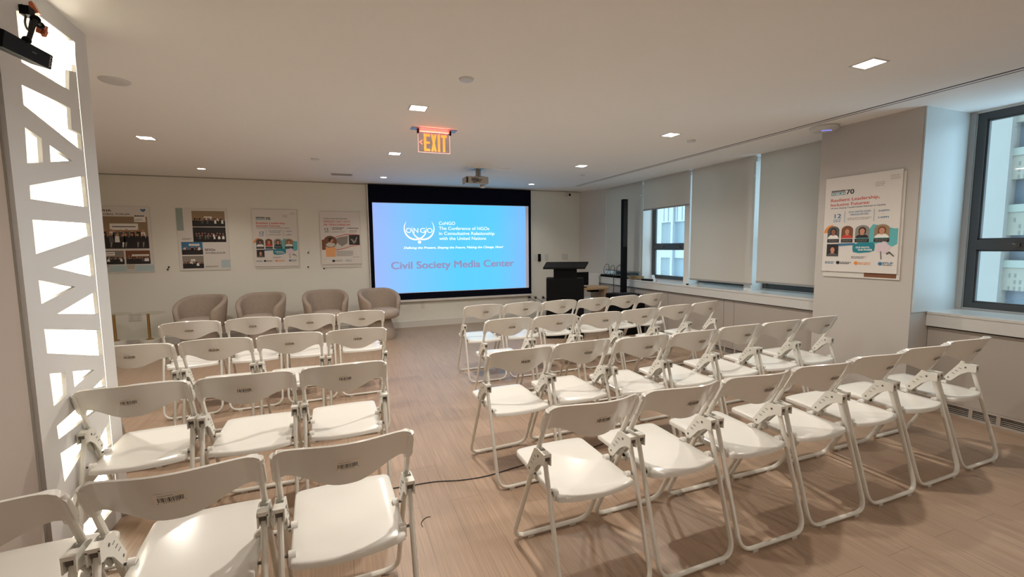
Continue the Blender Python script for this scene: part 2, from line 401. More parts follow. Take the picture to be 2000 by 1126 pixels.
for s_, z_, w_ in (('CoNGO', 1.875, 0.305), ('The Conference of NGOs', 1.783, 0.97), ('in Consultative Relationship', 1.690, 1.075), ('with the United Nations', 1.598, 0.905)):
    text('slide_text', s_, 1.727, z_, w_, 0.062, -0.0115, TW, scr, bold=0.004)
text('slide_text', 'Defining the Present, Shaping the Future, Making the Change, Now!', 1.081, 1.440, 1.896, 0.042, -0.0115, TW, scr, bold=0.018, shear=0.25)
text('slide_title', 'Civil Society Media Center', 0.853, 1.082, 2.343, 0.135, -0.0115, TG, scr, bold=0.03)
lg = MB()
def cres(cx, cz, rx, rz, a0, a1, wmax):
    n = 36; P = []
    for i in range(n):
        for (ta, tb) in ((i / n, (i + 1) / n),):
            qa = math.radians(a0 + (a1 - a0) * ta); qb = math.radians(a0 + (a1 - a0) * tb)
            wa = wmax * math.sin(PI * ta) ** 0.8 + 0.002; wb = wmax * math.sin(PI * tb) ** 0.8 + 0.002
            lg.flat([(cx + rx * math.cos(qa), cz + rz * math.sin(qa)), (cx + rx * math.cos(qb), cz + rz * math.sin(qb)),
                     (cx + (rx - wb) * math.cos(qb), cz + (rz - wb) * math.sin(qb)), (cx + (rx - wa) * math.cos(qa), cz + (rz - wa) * math.sin(qa))], -0.0115)
cres(1.295, 1.80, 0.205, 0.205, 140, 372, 0.026)
cres(1.437, 1.80, 0.205, 0.205, 168, 400, 0.026)
lg.flat(ell(1.364, 1.563, 0.030, 0.030, 24), -0.0118)
lg.build('slide_logo', TW, scr, smooth=False)
for s_, x_ in (('O', 1.175), ('N', 1.305), ('G', 1.427), ('O', 1.555)):
    text('slide_logo_letter', s_, x_, 1.728, 0.095 if s_ != 'N' else 0.08, 0.092, -0.012, TW, scr, bold=-0.012, align='CENTER')
MB().box(0.50, -0.02, 0.520, 3.572, 0.012, 0.560).build('black_bottom_hem', SCREENBLK, scr, smooth=False)
bev(MB().box(0.485, -0.022, 0.478, 3.585, 0.018, 0.519).build('weight_bar', PANELW, scr, smooth=False), 0.004)
MB().box(0.482, -0.008, 0.5, 0.498, 0.03, HC - 0.02).box(3.574, -0.008, 0.5, 3.590, 0.03, HC - 0.02).build('side_channel', PANELW, scr, smooth=False)

# ================================================================== FOLDING CHAIRS
def arc_path(p0, c1, c2, p3, r, n=7):
    """p0 -> corner c1 -> corner c2 -> p3 with rounded corners"""
    p0, c1, c2, p3 = map(Vector, (p0, c1, c2, p3)); out = [p0]
    for a, c, d in ((p0, c1, c2), (c1, c2, p3)):
        u = (a - c).normalized(); v = (d - c).normalized()
        for i in range(n + 1):
            t = i / n; A = c + u * r; B = c + v * r
            out.append((1 - t) ** 2 * A + 2 * t * (1 - t) * c * 0.999 + 2 * t * (1 - t) * c * 0.001 + t * t * B)
    out.append(p3); return out
XP = 0.213
def post_y(z): return 0.506 * (0.81 - z)
def make_chair():
    t = thing('folding_chair', 'x', 'chair')
    # front frame: the back posts run down and forward into one floor loop
    yf = post_y(0.014)
    pts = arc_path((-XP, post_y(0.795), 0.795), (-XP, yf, 0.014), (XP, yf, 0.014), (XP, post_y(0.795), 0.795), 0.075)
    ff = MB().sweep(pts, 0.0125, 0.0100, 10, side=(0, 0.45, 0.9)).build('front_frame', METALW, t)
    for sx in (-1, 1):
        MB().box(sx * 0.12 - 0.017, yf - 0.012, 0.0, sx * 0.12 + 0.017, yf + 0.012, 0.012).build('foot_pad', RUBBER, ff, smooth=False)
    # rear frame
    y1 = -0.122
    pts = arc_path((-XP, 0.048, 0.592), (-XP, y1, 0.014), (XP, y1, 0.014), (XP, 0.048, 0.592), 0.075)
    rf = MB().sweep(pts, 0.0125, 0.0100, 10, side=(0, -0.95, 0.28)).build('rear_frame', METALW, t)
    for sx in (-1, 1):
        MB().box(sx * 0.13 - 0.017, y1 - 0.013, 0.0, sx * 0.13 + 0.017, y1 + 0.013, 0.012).build('foot_pad', RUBBER, rf, smooth=False)
    # hinge brackets
    for sx in (-1, 1):
        b = MB(); b.m = 0
        prof = [(0.030, 0.612), (0.085, 0.614), (0.112, 0.606), (0.190, 0.490), (0.176, 0.470), (0.152, 0.470), (0.100, 0.530), (0.058, 0.558), (0.030, 0.560)]
        for xo in (-0.0165, 0.0115):
            x0 = sx * XP + xo
            b.prism(prof, lambda y, z: (x0, y, z), lambda y, z: (x0 + 0.005, y, z))
        c = sx * XP
        b.box(c - 0.0160, 0.085, 0.575, c + 0.0160, 0.100, 0.608)
        b.box(c - 0.0170, 0.018, 0.600, c + 0.0170, 0.058, 0.6125)
        b.box(c - 0.0168, 0.018, 0.562, c - 0.0118, 0.058, 0.604).box(c + 0.0118, 0.018, 0.562, c + 0.0168, 0.058, 0.604)
        b.m = 1
        b.m = 2; b.box(c - 0.0085, 0.0225, 0.583, c + 0.0085, 0.0265, 0.600); b.m = 1
        for yy, zz, rr in ((0.075, 0.585, 0.0055), (0.165, 0.492, 0.005)):
            b.cyl((c - 0.0180, yy, zz), (c + 0.0180, yy, zz), rr, 10)
        for k in range(3):
            yy = 0.100 + k * 0.018; zz = 0.572 - k * 0.022
            b.cyl((c - 0.0171, yy - 0.004, zz), (c - 0.0171, yy + 0.012, zz + 0.003), 0.0014, 6)
            b.cyl((c + 0.0171, yy - 0.004, zz), (c + 0.0171, yy + 0.012, zz + 0.003), 0.0014, 6)
        b.build('hinge_bracket', [BRACK, RIVET, mat('hollow_tube_end', (0.10, 0.085, 0.07), 0.7)], t)
    # seat
    def outline(ins=0.0):
        P = []
        hr, hf = 0.187 - ins, 0.188 - ins
        n = 12
        for i in range(n + 1):          # rear edge, bulging backwards
            u = -1 + 2 * i / n; P.append((u * hr * 0.985, -0.022 + ins - 0.034 * (1 - abs(u) ** 2.2)))
        P += [(hr, -0.006), (hf, 0.10), (hf + 0.001, 0.30)]
        P += [(hf, 0.405), (hf - 0.005, 0.421 - ins), (hf - 0.018, 0.431 - ins)]
        for i in range(1, 7):
            u = 1 - 2 * i / 7; P.append((u * (hf - 0.018), 0.432 - ins + 0.008 * (1 - u * u)))
        P += [(-hf + 0.018, 0.431 - ins), (-hf + 0.005, 0.421 - ins), (-hf, 0.405), (-hf - 0.001, 0.30), (-hf, 0.10), (-hr, -0.006)]
        return P
    def sz(y, base): return base + 0.012 * max(0, y) / 0.45 
    b = MB(); rings = [(0.012, 0.419), (0.0, 0.421), (0.0, 0.438), (0.003, 0.4425), (0.008, 0.4445), (0.05, 0.4446), (0.11, 0.4446)]
    n = None
    for ins, z in rings:
        o = [(x * (1 - ins / 0.19), 0.2 + (y - 0.2) * (1 - ins / 0.23)) for x, y in outline(0.0)]; n = len(o)
        b.v += [(x, y, sz(y, z)) for x, y in o]
    for i in range(len(rings) - 1):
        for j in range(n): b.face([i * n + j, i * n + (j + 1) % n, (i + 1) * n + (j + 1) % n, (i + 1) * n + j])
    b.face(list(range(n))[::-1]); b.face(range((len(rings) - 1) * n, len(rings) * n))
    seat = b.build('seat', PLASTIC, t, angle=50)
    for sx in (-1, 1):
        for yy, zz in ((0.018, 0.442), (0.182, 0.448)):
            p = MB(); p.box(sx * 0.181 - 0.011, yy - 0.016, zz - 0.026, sx * 0.181 + 0.011, yy + 0.016, zz + 0.004)
            p.cyl((sx * 0.170, yy, zz + 0.004), (sx * 0.192, yy, zz + 0.004), 0.016, 14)
            p.m = 1; p.cyl((sx * 0.1925, yy, zz + 0.004), (sx * 0.214, yy, zz + 0.004), 0.005, 10)
            p.build('seat_pivot', [PLASTIC, RIVET], seat)
    # backrest shell
    U, V = 32, 8; b = MB(); th = 0.0035
    def spt(u, v):
        ax = abs(u); x = 0.2285 * u
        top = 0.812 + 0.034 * (1 - ax ** 2)
        if ax > 0.86: top -= 0.030 * (1 - math.sqrt(max(0, 1 - ((ax - 0.86) / 0.14) ** 2)))
        q = min(1, max(0, (0.80 - ax) / 0.80)); low = 0.720 - 0.046 * (0.5 - 0.5 * math.cos(PI * min(1, q * 1.1))) - 0.012 * max(0, (ax - 0.80) / 0.2)
        z = low + (top - low) * v
        y = post_y(z) - 0.088 * math.cos(PI * 0.5 * min(1, ax * 1.06)) ** 1.25
        # the lower lip rolls forward a little
        return Vector((x, y, z))
    for side in (0, 1):
        for i in range(U + 1):
            for j in range(V + 1):
                u = -1 + 2 * i / U; v = j / V; p = spt(u, v)
                e = 1e-3; du = spt(min(1, u + e), v) - spt(max(-1, u - e), v); dv = spt(u, min(1, v + e)) - spt(u, max(0, v - e))
                nn = du.cross(dv).normalized()
                tt_ = th + 0.0075 * min(1, max(0, (abs(u) - 0.80) / 0.12)); b.v.append(tuple(p + nn * (tt_ if side == 0 else -tt_)))
    K = (U + 1) * (V + 1); ix = lambda s_, i, j: s_ * K + i * (V + 1) + j
    for i in range(U):
        for j in range(V):
            b.face([ix(0, i, j), ix(0, i + 1, j), ix(0, i + 1, j + 1), ix(0, i, j + 1)])
            b.face([ix(1, i, j), ix(1, i, j + 1), ix(1, i + 1, j + 1), ix(1, i + 1, j)])
    for i in range(U):
        b.face([ix(0, i, V), ix(0, i + 1, V), ix(1, i + 1, V), ix(1, i, V)]); b.face([ix(0, i + 1, 0), ix(0, i, 0), ix(1, i, 0), ix(1, i + 1, 0)])
    for j in range(V):
        b.face([ix(0, 0, j), ix(0, 0, j + 1), ix(1, 0, j + 1), ix(1, 0, j)]); b.face([ix(0, U, j + 1), ix(0, U, j), ix(1, U, j), ix(1, U, j + 1)])
    for sx in (-1, 1):
        b.sweep([(sx * XP, post_y(0.802), 0.802), (sx * XP, post_y(0.798), 0.798), (sx * XP, post_y(0.712), 0.712), (sx * XP, post_y(0.700), 0.700)], 0.0165, 0.0145, 12, side=(1, 0, 0))
    back = b.build('backrest', PLASTIC, t, angle=50)
    # barcode label on the rear of the shell
    b = MB(); rnd = random.Random(5); off = th + 0.0006
    def on(x, z, k=1.0):
        lo, hi = 0.0, 1.0
        for _ in range(30):
            m_ = (lo + hi) / 2
            if spt(x / 0.2285, m_).z < z: lo = m_
            else: hi = m_
        p = spt(x / 0.2285, lo); p.y -= off * k; return tuple(p)
    def quad(x0, z0, x1, z1, k):
        n_ = max(1, int((x1 - x0) / 0.012))
        for i in range(n_):
            a = x0 + (x1 - x0) * i / n_; c = x0 + (x1 - x0) * (i + 1) / n_
            q = len(b.v); b.v += [on(a, z0, k), on(c, z0, k), on(c, z1, k), on(a, z1, k)]; b.face([q, q + 1, q + 2, q + 3])
    b.m = 0; quad(-0.040, 0.738, 0.040, 0.780, 1.15)
    b.m = 1; x = -0.030
    while x < 0.030:
        wb = rnd.choice((0.0009, 0.0013, 0.0020, 0.0028)); 
        quad(x, 0.7475, min(0.031, x + wb), 0.7645, 1.35); x += wb + rnd.choice((0.0010, 0.0014, 0.0022, 0.003))
    x = -0.028
    while x < 0.010: quad(x, 0.7705, x + 0.0015, 0.7720, 1.35); x += 0.0024
    for xx in (-0.034, -0.018, -0.012, -0.006, 0.0, 0.006, 0.012, 0.018, 0.034): quad(xx, 0.7425, xx + 0.0022, 0.7450, 1.35)
    lb = b.build('barcode_label', [STICKER, INK], back, smooth=False, fix=False)
    return t
proto = make_chair()
ROWS = {
'A': [[-1.263, 4.684, 0.09], [-0.776, 4.709, 0.047], [-0.297, 4.715, 0.041], [0.177, 4.743, 0.021]],
'B': [[-1.33, 3.69, 0.02], [-0.855, 3.71, -0.003], [-0.378, 3.727, 0.005], [0.102, 3.716, 0.016]],
'C': [[-0.948, 2.594, 0.04], [-0.476, 2.591, 0.0], [-0.003, 2.609, 0.025]],
'D': [[-0.955, 1.515, 0.03], [-0.481, 1.546, 0.042], [-0.008, 1.565, 0.042]],
'R1': [[1.455, 4.672, 0.007], [1.925, 4.683, 0.015], [2.396, 4.69, 0.03], [2.868, 4.693, 0.02], [3.342, 4.757, 0.073], [3.81, 4.81, 0.105]],
'R2': [[1.383, 3.696, 0.025], [1.851, 3.701, 0.005], [2.322, 3.667, 0.01], [2.798, 3.709, 0.016], [3.306, 3.784, 0.068], [3.799, 3.873, 0.14]],
'R3': [[1.036, 2.56, 0.058], [1.506, 2.609, 0.055], [1.978, 2.586, 0.01], [2.449, 2.586, 0.025], [2.945, 2.628, 0.02], [3.417, 2.642, 0.02], [3.904, 2.665, 0.02]],
'R4': [[0.971, 1.58, 0.022], [1.446, 1.595, 0.025], [1.921, 1.602, 0.0], [2.401, 1.608, -0.006], [2.89, 1.625, 0.007], [3.375, 1.643, 0.014], [3.865, 1.662, 0.012]]}
ORD = ['first', 'second', 'third', 'fourth', 'fifth', 'sixth', 'seventh']
RN = {'A': ('left', 'front row nearest the armchairs'), 'B': ('left', 'second row from the front'), 'C': ('left', 'third row from the front'), 'D': ('left', 'back row nearest the viewer'),
      'R1': ('right', 'front row nearest the lectern'), 'R2': ('right', 'second row from the front'), 'R3': ('right', 'third row from the front'), 'R4': ('right', 'back row nearest the viewer')}
first = True
for rk, row in ROWS.items():
    blk, rn = RN[rk]; n = len(row)
    for i, (x, y, a) in enumerate(row):
        o = proto if first else copy_tree(proto); first = False
        k = (n - 1 - i) if blk == 'left' else i
        o.location = (x, y, 0); o.rotation_euler = (0, 0, a)
        pos = 'chair beside the aisle' if k == 0 else '%s chair from the aisle' % ORD[k]
        o['label'] = 'white folding chair, %s block, %s, %s' % (blk, rn, pos)
        o['group'] = 'white folding chairs in rows'

# ================================================================== ILLUMINATED COLUMN
CX = -1.190
col = thing('illuminated_column', 'tall white backlit column panel with large cut-out letter shapes', 'illuminated column', (CX, 2.715, 0))
holes = [
 [(2.5, 2.43), (2.628, 2.482), (2.945, 2.489), (2.925, 2.338), (2.865, 2.328), (2.847, 2.23), (2.5, 2.23)],
 [(2.485, 2.136), (2.843, 2.145), (2.836, 2.043), (2.915, 2.039), (2.912, 1.957), (2.483, 2.056)],
 [(2.476, 1.965), (2.583, 1.945), (2.576, 1.841), (2.466, 1.819)], [(2.638, 1.928), (2.817, 1.891), (2.634, 1.854)],
 [(2.467, 1.73), (2.912, 1.834), (2.915, 1.68), (2.463, 1.674)], [(2.46, 1.59), (2.916, 1.598), (2.922, 1.537), (2.460, 1.448)],
 [(2.569, 1.388), (2.915, 1.444), (2.918, 1.326)], [(2.458, 1.339), (2.732, 1.29), (2.461, 1.238)], [(2.566, 1.183), (2.918, 1.251), (2.920, 1.134)],
 [(2.460, 1.131), (2.922, 1.047), (2.922, 0.914), (2.464, 1.026)],
 [(2.465, 0.938), (2.58, 0.912), (2.576, 0.811), (2.470, 0.792)], [(2.638, 0.903), (2.828, 0.861), (2.639, 0.827)], [(2.805, 0.775), (2.920, 0.800), (2.926, 0.749)],
 [(2.475, 0.701), (2.628, 0.723), (2.815, 0.655), (2.479, 0.640)],
 [(2.481, 0.576), (2.785, 0.561), (2.488, 0.44)], [(2.779, 0.484), (2.926, 0.560), (2.926, 0.434), (2.796, 0.437)],
 [(2.485, 0.33), (2.60, 0.36), (2.50, 0.24)], [(2.66, 0.32), (2.92, 0.35), (2.92, 0.27), (2.70, 0.22)], [(2.485, 0.17), (2.915, 0.19), (2.915, 0.09), (2.485, 0.08)]]
Y0, Y1 = 2.365, 3.058
def sub(p): return [(a - 2.715, b_) for a, b_ in p]
outer = [(Y0 - 2.715, 0), (Y1 - 2.715, 0), (Y1 - 2.715, HC - 0.003), (Y0 - 2.715, HC - 0.003)]
Mx = Matrix(((0, 0, 1, -0.0), (1, 0, 0, 0), (0, 1, 0, 0), (0, 0, 0, 1)))
curve_fill('cutout_panel', [outer] + [sub(h) for h in holes], 0.016, mat('panel_lacquer', (0.70, 0.70, 0.70), 0.45, noise=0.01, nscale=5), col, Mx)
hy0, hy1 = Y0 - 2.715, Y1 - 2.715
MB().box(-0.40, hy0, 0, -0.20, hy1, HC - 0.003).box(-0.20, hy0, 0, -0.009, hy0 + 0.02, HC - 0.003).box(-0.20, hy1 - 0.02, 0, -0.009, hy1, HC - 0.003).box(-0.2, hy0 + 0.02, 0, -0.009, hy1 - 0.02, 0.03).build('light_box', PANELW, col, smooth=False)
MB().box(-0.13, hy0 + 0.025, 0.035, -0.125, hy1 - 0.025, HC - 0.01).build('light_diffuser', LEDBACK, col, smooth=False)
MB().box(-0.115, hy1 - 0.040, 0.05, -0.02, hy1 - 0.032, HC - 0.02).build('led_strip', LEDSTRIP, col, smooth=False)

MB().box(-0.012, 2.930 - 2.715, 0.06, 0.0085, 2.9345 - 2.715, 2.49).build('glowing_edge_line', mat('edge_line_glow', (1, 0.95, 0.8), 0.5, emit=1.1, ecol=(1.0, 0.95, 0.78)), col, smooth=False)

# ================================================================== CAMERA ON THE COLUMN
VO = Vector((-1.0, 2.2, 2.2))
vc = thing('video_camera', 'black box video camera clamped beside the top of the lit column', 'camera', tuple(VO))
TRc, TLc = Vector((-1.010, 2.343, 2.217)), Vector((-0.964, 1.968, 2.161)); dn = Vector((-0.013, 0.0, -0.054))
ax = (TRc - TLc).normalized(); up_ = (-dn - ax * (-dn).dot(ax)).normalized(); fr = ax.cross(up_)      # fr points to the aisle side
cen = (TRc + TLc) / 2 - up_ * 0.0275 - fr * 0.03 - VO
Mr = Matrix((( ax.x, -fr.x, up_.x, cen.x), (ax.y, -fr.y, up_.y, cen.y), (ax.z, -fr.z, up_.z, cen.z), (0, 0, 0, 1)))
bev(MB().obox(Mr, 0.19, 0.03, 0.0275).build('camera_body', BLACK, vc, smooth=False), 0.003)
MB().obox(Mr @ Matrix.Translation((0.03, -0.0302, 0.004)), 0.018, 0.0004, 0.002).build('side_button', mat('dark_grey_plastic2', (0.05, 0.05, 0.05), 0.5), vc, smooth=False)
text('brand_lettering', 'AIDA', -0.022, -0.008, 0.044, 0.018, 0, mat('printed_grey', (0.5, 0.48, 0.45), 0.6), vc, bold=0.01, M=Mr @ Matrix.Translation((0.165, -0.0312, 0)) @ Matrix.Rotation(math.radians(90), 4, 'Y'))
V = lambda *a: Vector(a) - VO
a0, a1, a2, a3, a4 = V(-0.985, 2.12, 2.185), V(-1.04, 2.312, 2.334), V(-1.071, 2.411, 2.352), V(-1.098, 2.48, 2.362), V(-1.165, 2.535, 2.445)
MB().sweep([a0, a0 + Vector((0, 0.02, 0.018)), a1], 0.0075, 0.0075, 10).build('articulated_arm', BLACK, vc)
for p, r in ((a0 + Vector((0, 0.005, 0.005)), 0.013), (a1, 0.016), (a2, 0.013)):
    MB().lathe([(r * math.sin(a), -r * math.cos(a)) for a in [0.2 + 0.34 * i for i in range(9)]], p, 14).build('arm_joint', BLACK, vc)
MB().sweep([a1, a2, a3], 0.006, 0.006, 8).build('clamp_neck', BLACK, vc)
OR = mat('orange_clamp', (0.50, 0.13, 0.05), 0.4, noise=0.05)
b = MB().obox(Matrix.Translation(a3) @ Matrix.Rotation(0.5, 4, 'X') @ Matrix.Rotation(0.4, 4, 'Y'), 0.008, 0.028, 0.012)
b.obox(Matrix.Translation(a3 + Vector((0.012, -0.012, -0.018))) @ Matrix.Rotation(0.9, 4, 'X'), 0.007, 0.016, 0.007); b.build('orange_clamp_jaw', OR, vc, smooth=False)
MB().sweep(bezier([a1, a1 + Vector((-0.03, 0.05, 0.03)), V(-1.12, 2.46, 2.39), V(-1.15, 2.50, 2.36), V(-1.172, 2.53, 2.40), a4]), 0.004, 0.004, 6).build('signal_cable', CABLE, vc)
MB().obox(Matrix.Translation(a4), 0.016, 0.020, 0.018).build('clamp_body', BLACK, vc, smooth=False)
MB().sweep([a4 + Vector((0, -0.03, 0.012)), a4 + Vector((0, 0.07, 0.025))], 0.004, 0.004, 6).build('clamp_handle', BLACK, vc)
MB().obox(Matrix.Translation(V(-1.171, 2.60, 2.487)) @ Matrix.Rotation(-0.4, 4, 'Y'), 0.010, 0.010, 0.024).build('orange_clamp_knob', OR, vc, smooth=False)

# ================================================================== CEILING FITTINGS
def downlight(x, y, lab, power=DOWN_W, vis=True):
    t = thing('downlight', lab, 'ceiling light', (x, y, HC), 0, 'recessed ceiling downlights')
    b = MB(); s_ = 0.075; i_ = 0.062
    for a in ((-s_, -s_, -0.003, s_, -i_, 0.0), (-s_, i_, -0.003, s_, s_, 0.0), (-s_, -i_, -0.003, -i_, i_, 0.0), (i_, -i_, -0.003, s_, i_, 0.0)): b.box(*a)
    b.build('trim_ring', WHITEP, t, smooth=False)
    MB().box(-i_, -i_, -0.0015, i_, i_, 0.0).build('lamp_lens', LENS, t, smooth=False)
    l = light('downlight_lamp', 'SPOT', (0, 0, -0.01), power, WARM, spot_size=math.radians(165), spot_blend=0.8, shadow_soft_size=0.03)
    l.parent = t
    return t
LL = ['square recessed ceiling light at left above the armchairs', 'square ceiling light in front of the exit sign', 'square ceiling light behind the exit sign', 'brightest square ceiling light at right above the back row', 'square ceiling light in the middle of the right side', 'square ceiling light farthest along the window side']
for (x, y), lab in zip(SQUARE, LL): downlight(x, y, lab, DOWN_W * (0.78 if x > 3 else 1.0))
for x, y in UNSEEN:
    t = downlight(x, y, 'square recessed ceiling light outside the view')
for x, y in BEHIND_FILL:
    downlight(x, y, 'added unseen ceiling light behind the viewer, brightening the chair backs', DOWN_W * 0.85)
RL = ['small round ceiling light at far left near the posters', 'small round ceiling light above the left end of the screen', 'small round ceiling light above the right end of the screen']
for (x, y), lab in zip(ROUND, RL):
    t = thing('wall_washer_light', lab, 'ceiling light', (x, y, HC), 0, 'round ceiling lights by the back wall')
    MB().lathe([(0.050, -0.003), (0.062, -0.002), (0.062, 0.0), (0.048, 0.0)], n=28, close=False).build('trim_ring', WHITEP, t)
    MB().lathe([(0.048, -0.0015), (0.048, 0.0)], n=28).build('lamp_lens', LENS, t)
    l = light('wall_washer_lamp', 'SPOT', (0, 0, -0.01), 16, WARM, spot_size=math.radians(120), spot_blend=0.7, shadow_soft_size=0.03); l.parent = t
def disc(name, lab, cat, x, y, r, h=0.012, m=WHITEP):
    o = MB().lathe([(r * 0.6, -h), (r * 0.9, -h * 0.85), (r, -h * 0.3), (r, 0.0)], n=32).build(name, m)
    o.location = (x, y, HC); return tag(o, lab, cat)
disc('speaker_grille', 'flat round white cover on the ceiling beside the lit column', 'ceiling cover', -1.34, 3.81, 0.085)
disc('sprinkler_cover', 'small round sprinkler cover above the exit sign', 'sprinkler', 0.84, 3.013, 0.05)
disc('sprinkler_cover', 'small round sprinkler cover beside the middle right ceiling light', 'sprinkler', 3.583, 3.929, 0.045, 0.02)
disc('sprinkler_cover', 'small round sprinkler cover left of the screen', 'sprinkler', -0.24, 6.235, 0.05)
disc('sprinkler_cover', 'small round sprinkler cover near the far window corner', 'sprinkler', 3.629, 6.325, 0.045)
vg = thing('ceiling_vent', 'small rectangular vent grille in the ceiling left of the screen', 'vent', (0.08, 7.40, HC))
MB().box(-0.16, -0.10, -0.004, 0.16, 0.10, 0).build('vent_frame', WHITEP, vg, smooth=False)
b = MB()
for i in range(8): b.box(-0.14, -0.085 + i * 0.022, -0.007, 0.14, -0.078 + i * 0.022, -0.004)
b.build('vent_slats', GREYTRIM, vg, smooth=False)
ap = thing('wireless_access_point', 'round white device with blue light ring at the pillar top', 'access point', (4.40, 3.06, HC))
MB().lathe([(0.060, -0.048), (0.095, -0.044), (0.118, -0.030), (0.125, -0.014), (0.118, 0.0)], n=40).build('housing', WHITEP, ap)
MB().sweep([(0.062 * math.cos(q), 0.062 * math.sin(q), -0.049) for q in [math.radians(195 + 7 * i) for i in range(13)]], 0.004, 0.003, 6).build('status_light', mat('blue_led', (0.1, 0.1, 0.9), 0.5, emit=1.6, ecol=(0.16, 0.18, 1.0)), ap)
hp = tag(MB().box(1.80, 6.15, HC - 0.008, 2.34, 6.50, HC).build('ceiling_access_panel', CEIL, smooth=False), 'flat access panel in the ceiling beside the projector', 'access panel')
sc_ = thing('security_camera', 'small white camera on the back wall near the window corner', 'security camera', (4.42, D, 2.515))
MB().box(-0.05, -0.03, -0.015, 0.05, 0, 0.03).build('wall_bracket', WHITEP, sc_, smooth=False)
b = MB(); b.cyl((0, -0.02, 0), (0, -0.10, -0.015), 0.036, 18); b.m = 1; b.cyl((0, -0.099, -0.0149), (0, -0.104, -0.016), 0.024, 16)
b.build('camera_head', [WHITEP, BLACK], sc_)

# exit sign
ex = thing('exit_sign', 'glowing red EXIT sign hanging from the ceiling', 'exit sign', (0.888, 4.37, HC))
MB().box(-0.215, -0.05, -0.006, 0.215, 0.05, 0).build('ceiling_plate', mat('brushed_grey_metal', (0.25, 0.27, 0.33), 0.35, metal=0.5), ex, smooth=False)
bev(MB().box(-0.145, -0.018, -0.034, 0.150, 0.018, -0.006).build('lamp_channel', mat('channel_metal', (0.45, 0.35, 0.33), 0.3, metal=0.6), ex, smooth=False), 0.004)
for xx in (-0.158, 0.150): MB().box(xx, -0.02, -0.045, xx + 0.014, 0.02, -0.006).build('end_clip', BLACK, ex, smooth=False)
MB().box(-0.150, -0.004, -0.215, 0.150, 0.004, -0.034).build('acrylic_panel', ACRYL, ex, smooth=False)
EE = mat('exit_edge_glow', (0.8, 0.3, 0.25), 0.5, emit=1.1, ecol=(1.0, 0.50, 0.45))
MB().box(-0.153, -0.0045, -0.218, 0.153, 0.0045, -0.215).box(-0.153, -0.0045, -0.215, -0.150, 0.0045, -0.04).box(0.150, -0.0045, -0.215, 0.153, 0.0045, -0.04).build('glowing_edge', EE, ex, smooth=False)
EO = mat('exit_letter_glow', (0.8, 0.3, 0.05), 0.5, emit=1.3, ecol=(1.0, 0.27, 0.05))
# blocky letters
def letters():
    b = MB(); y = -0.0055
    z0, z1 = -0.205, -0.047; zm = (z0 + z1) / 2
    def R(x0, a, x1, c): b.box(x0, y, a, x1, y + 0.002, c)
    x = -0.098; R(x, z0, x + 0.022, z1); R(x, z1 - 0.022, x + 0.058, z1); R(x, zm - 0.010, x + 0.054, zm + 0.010); R(x, z0, x + 0.058, z0 + 0.022)
    x = -0.030; wd = 0.052
    for (a, c) in (((x, z1), (x + wd, z0)), ((x + wd, z1), (x, z0))):
        s1 = 1 if a[0] < c[0] else -1
        b.prism([(a[0], a[1]), (a[0] + s1 * 0.020, a[1]), (c[0], c[1]), (c[0] - s1 * 0.020, c[1])], lambda p, q: (p, y, q), lambda p, q: (p, y + 0.002, q))
    R(0.034, z0, 0.056, z1)
    R(0.083, z0, 0.105, z1); R(0.066, z1 - 0.022, 0.122, z1)
    return b
letters().build('exit_lettering', EO, ex, smooth=False)
b = MB(); 
b.prism([(-0.145, -0.125), (-0.112, -0.098), (-0.112, -0.114), (-0.127, -0.125), (-0.112, -0.136), (-0.112, -0.152)], lambda p, q: (p, -0.0055, q), lambda p, q: (p, -0.0035, q))
b.build('exit_arrow', mat('exit_arrow_glow', (0.8, 0.3, 0.2), 0.5, emit=1.1, ecol=(1.0, 0.25, 0.14)), ex, smooth=False)
l = light('exit_sign_lamp', 'AREA', (0, -0.03, -0.03), 0.9, (1, 0.12, 0.08), rot=(math.radians(160), 0, 0), shape='RECTANGLE', size=0.28, size_y=0.02); l.parent = ex

# projector
pj = thing('ceiling_projector', 'white compact projector hanging from the ceiling before the screen', 'projector', (1.86, 6.30, HC))
b = MB().box(-0.165, -0.11, -0.225, 0.165, 0.11, -0.125)
bev(b.build('projector_body', mat('projector_plastic', (0.42, 0.39, 0.36), 0.45, noise=0.02), pj, smooth=False), 0.012, 3)
b = MB()
for i in range(9): b.box(-0.085 + i * 0.012, -0.113, -0.19, -0.079 + i * 0.012, -0.11, -0.145)
b.box(-0.162, -0.1125, -0.215, -0.135, -0.11, -0.14).box(0.02, -0.113, -0.2, 0.04, -0.11, -0.19).box(-0.07, -0.113, -0.212, -0.03, -0.11, -0.203)
b.build('vents_and_ports', INK, pj, smooth=False)
MB().box(0.015, -0.02, -0.125, 0.065, 0.03, 0).box(-0.02, -0.05, -0.125, 0.13, 0.06, -0.112).box(-0.03, -0.07, -0.012, 0.11, 0.08, 0).build('mount_post', mat('mount_metal', (0.35, 0.32, 0.29), 0.4, metal=0.4), pj, smooth=False)
MB().lathe([(0.020, -0.012), (0.036, -0.008), (0.040, 0.004), (0.038, 0.02)], (0.125, 0.06, -0.25), 24).build('lens_housing', WHITEP, pj)
MB().sweep(bezier([(0.068, -0.03, 0.0), (0.07, -0.035, -0.08), (0.068, -0.06, -0.13), (0.062, -0.118, -0.17), (0.02, -0.12, -0.175), (-0.01, -0.118, -0.20), (-0.04, -0.113, -0.205)]), 0.004, 0.004, 7).build('power_cable', CABLE, pj)

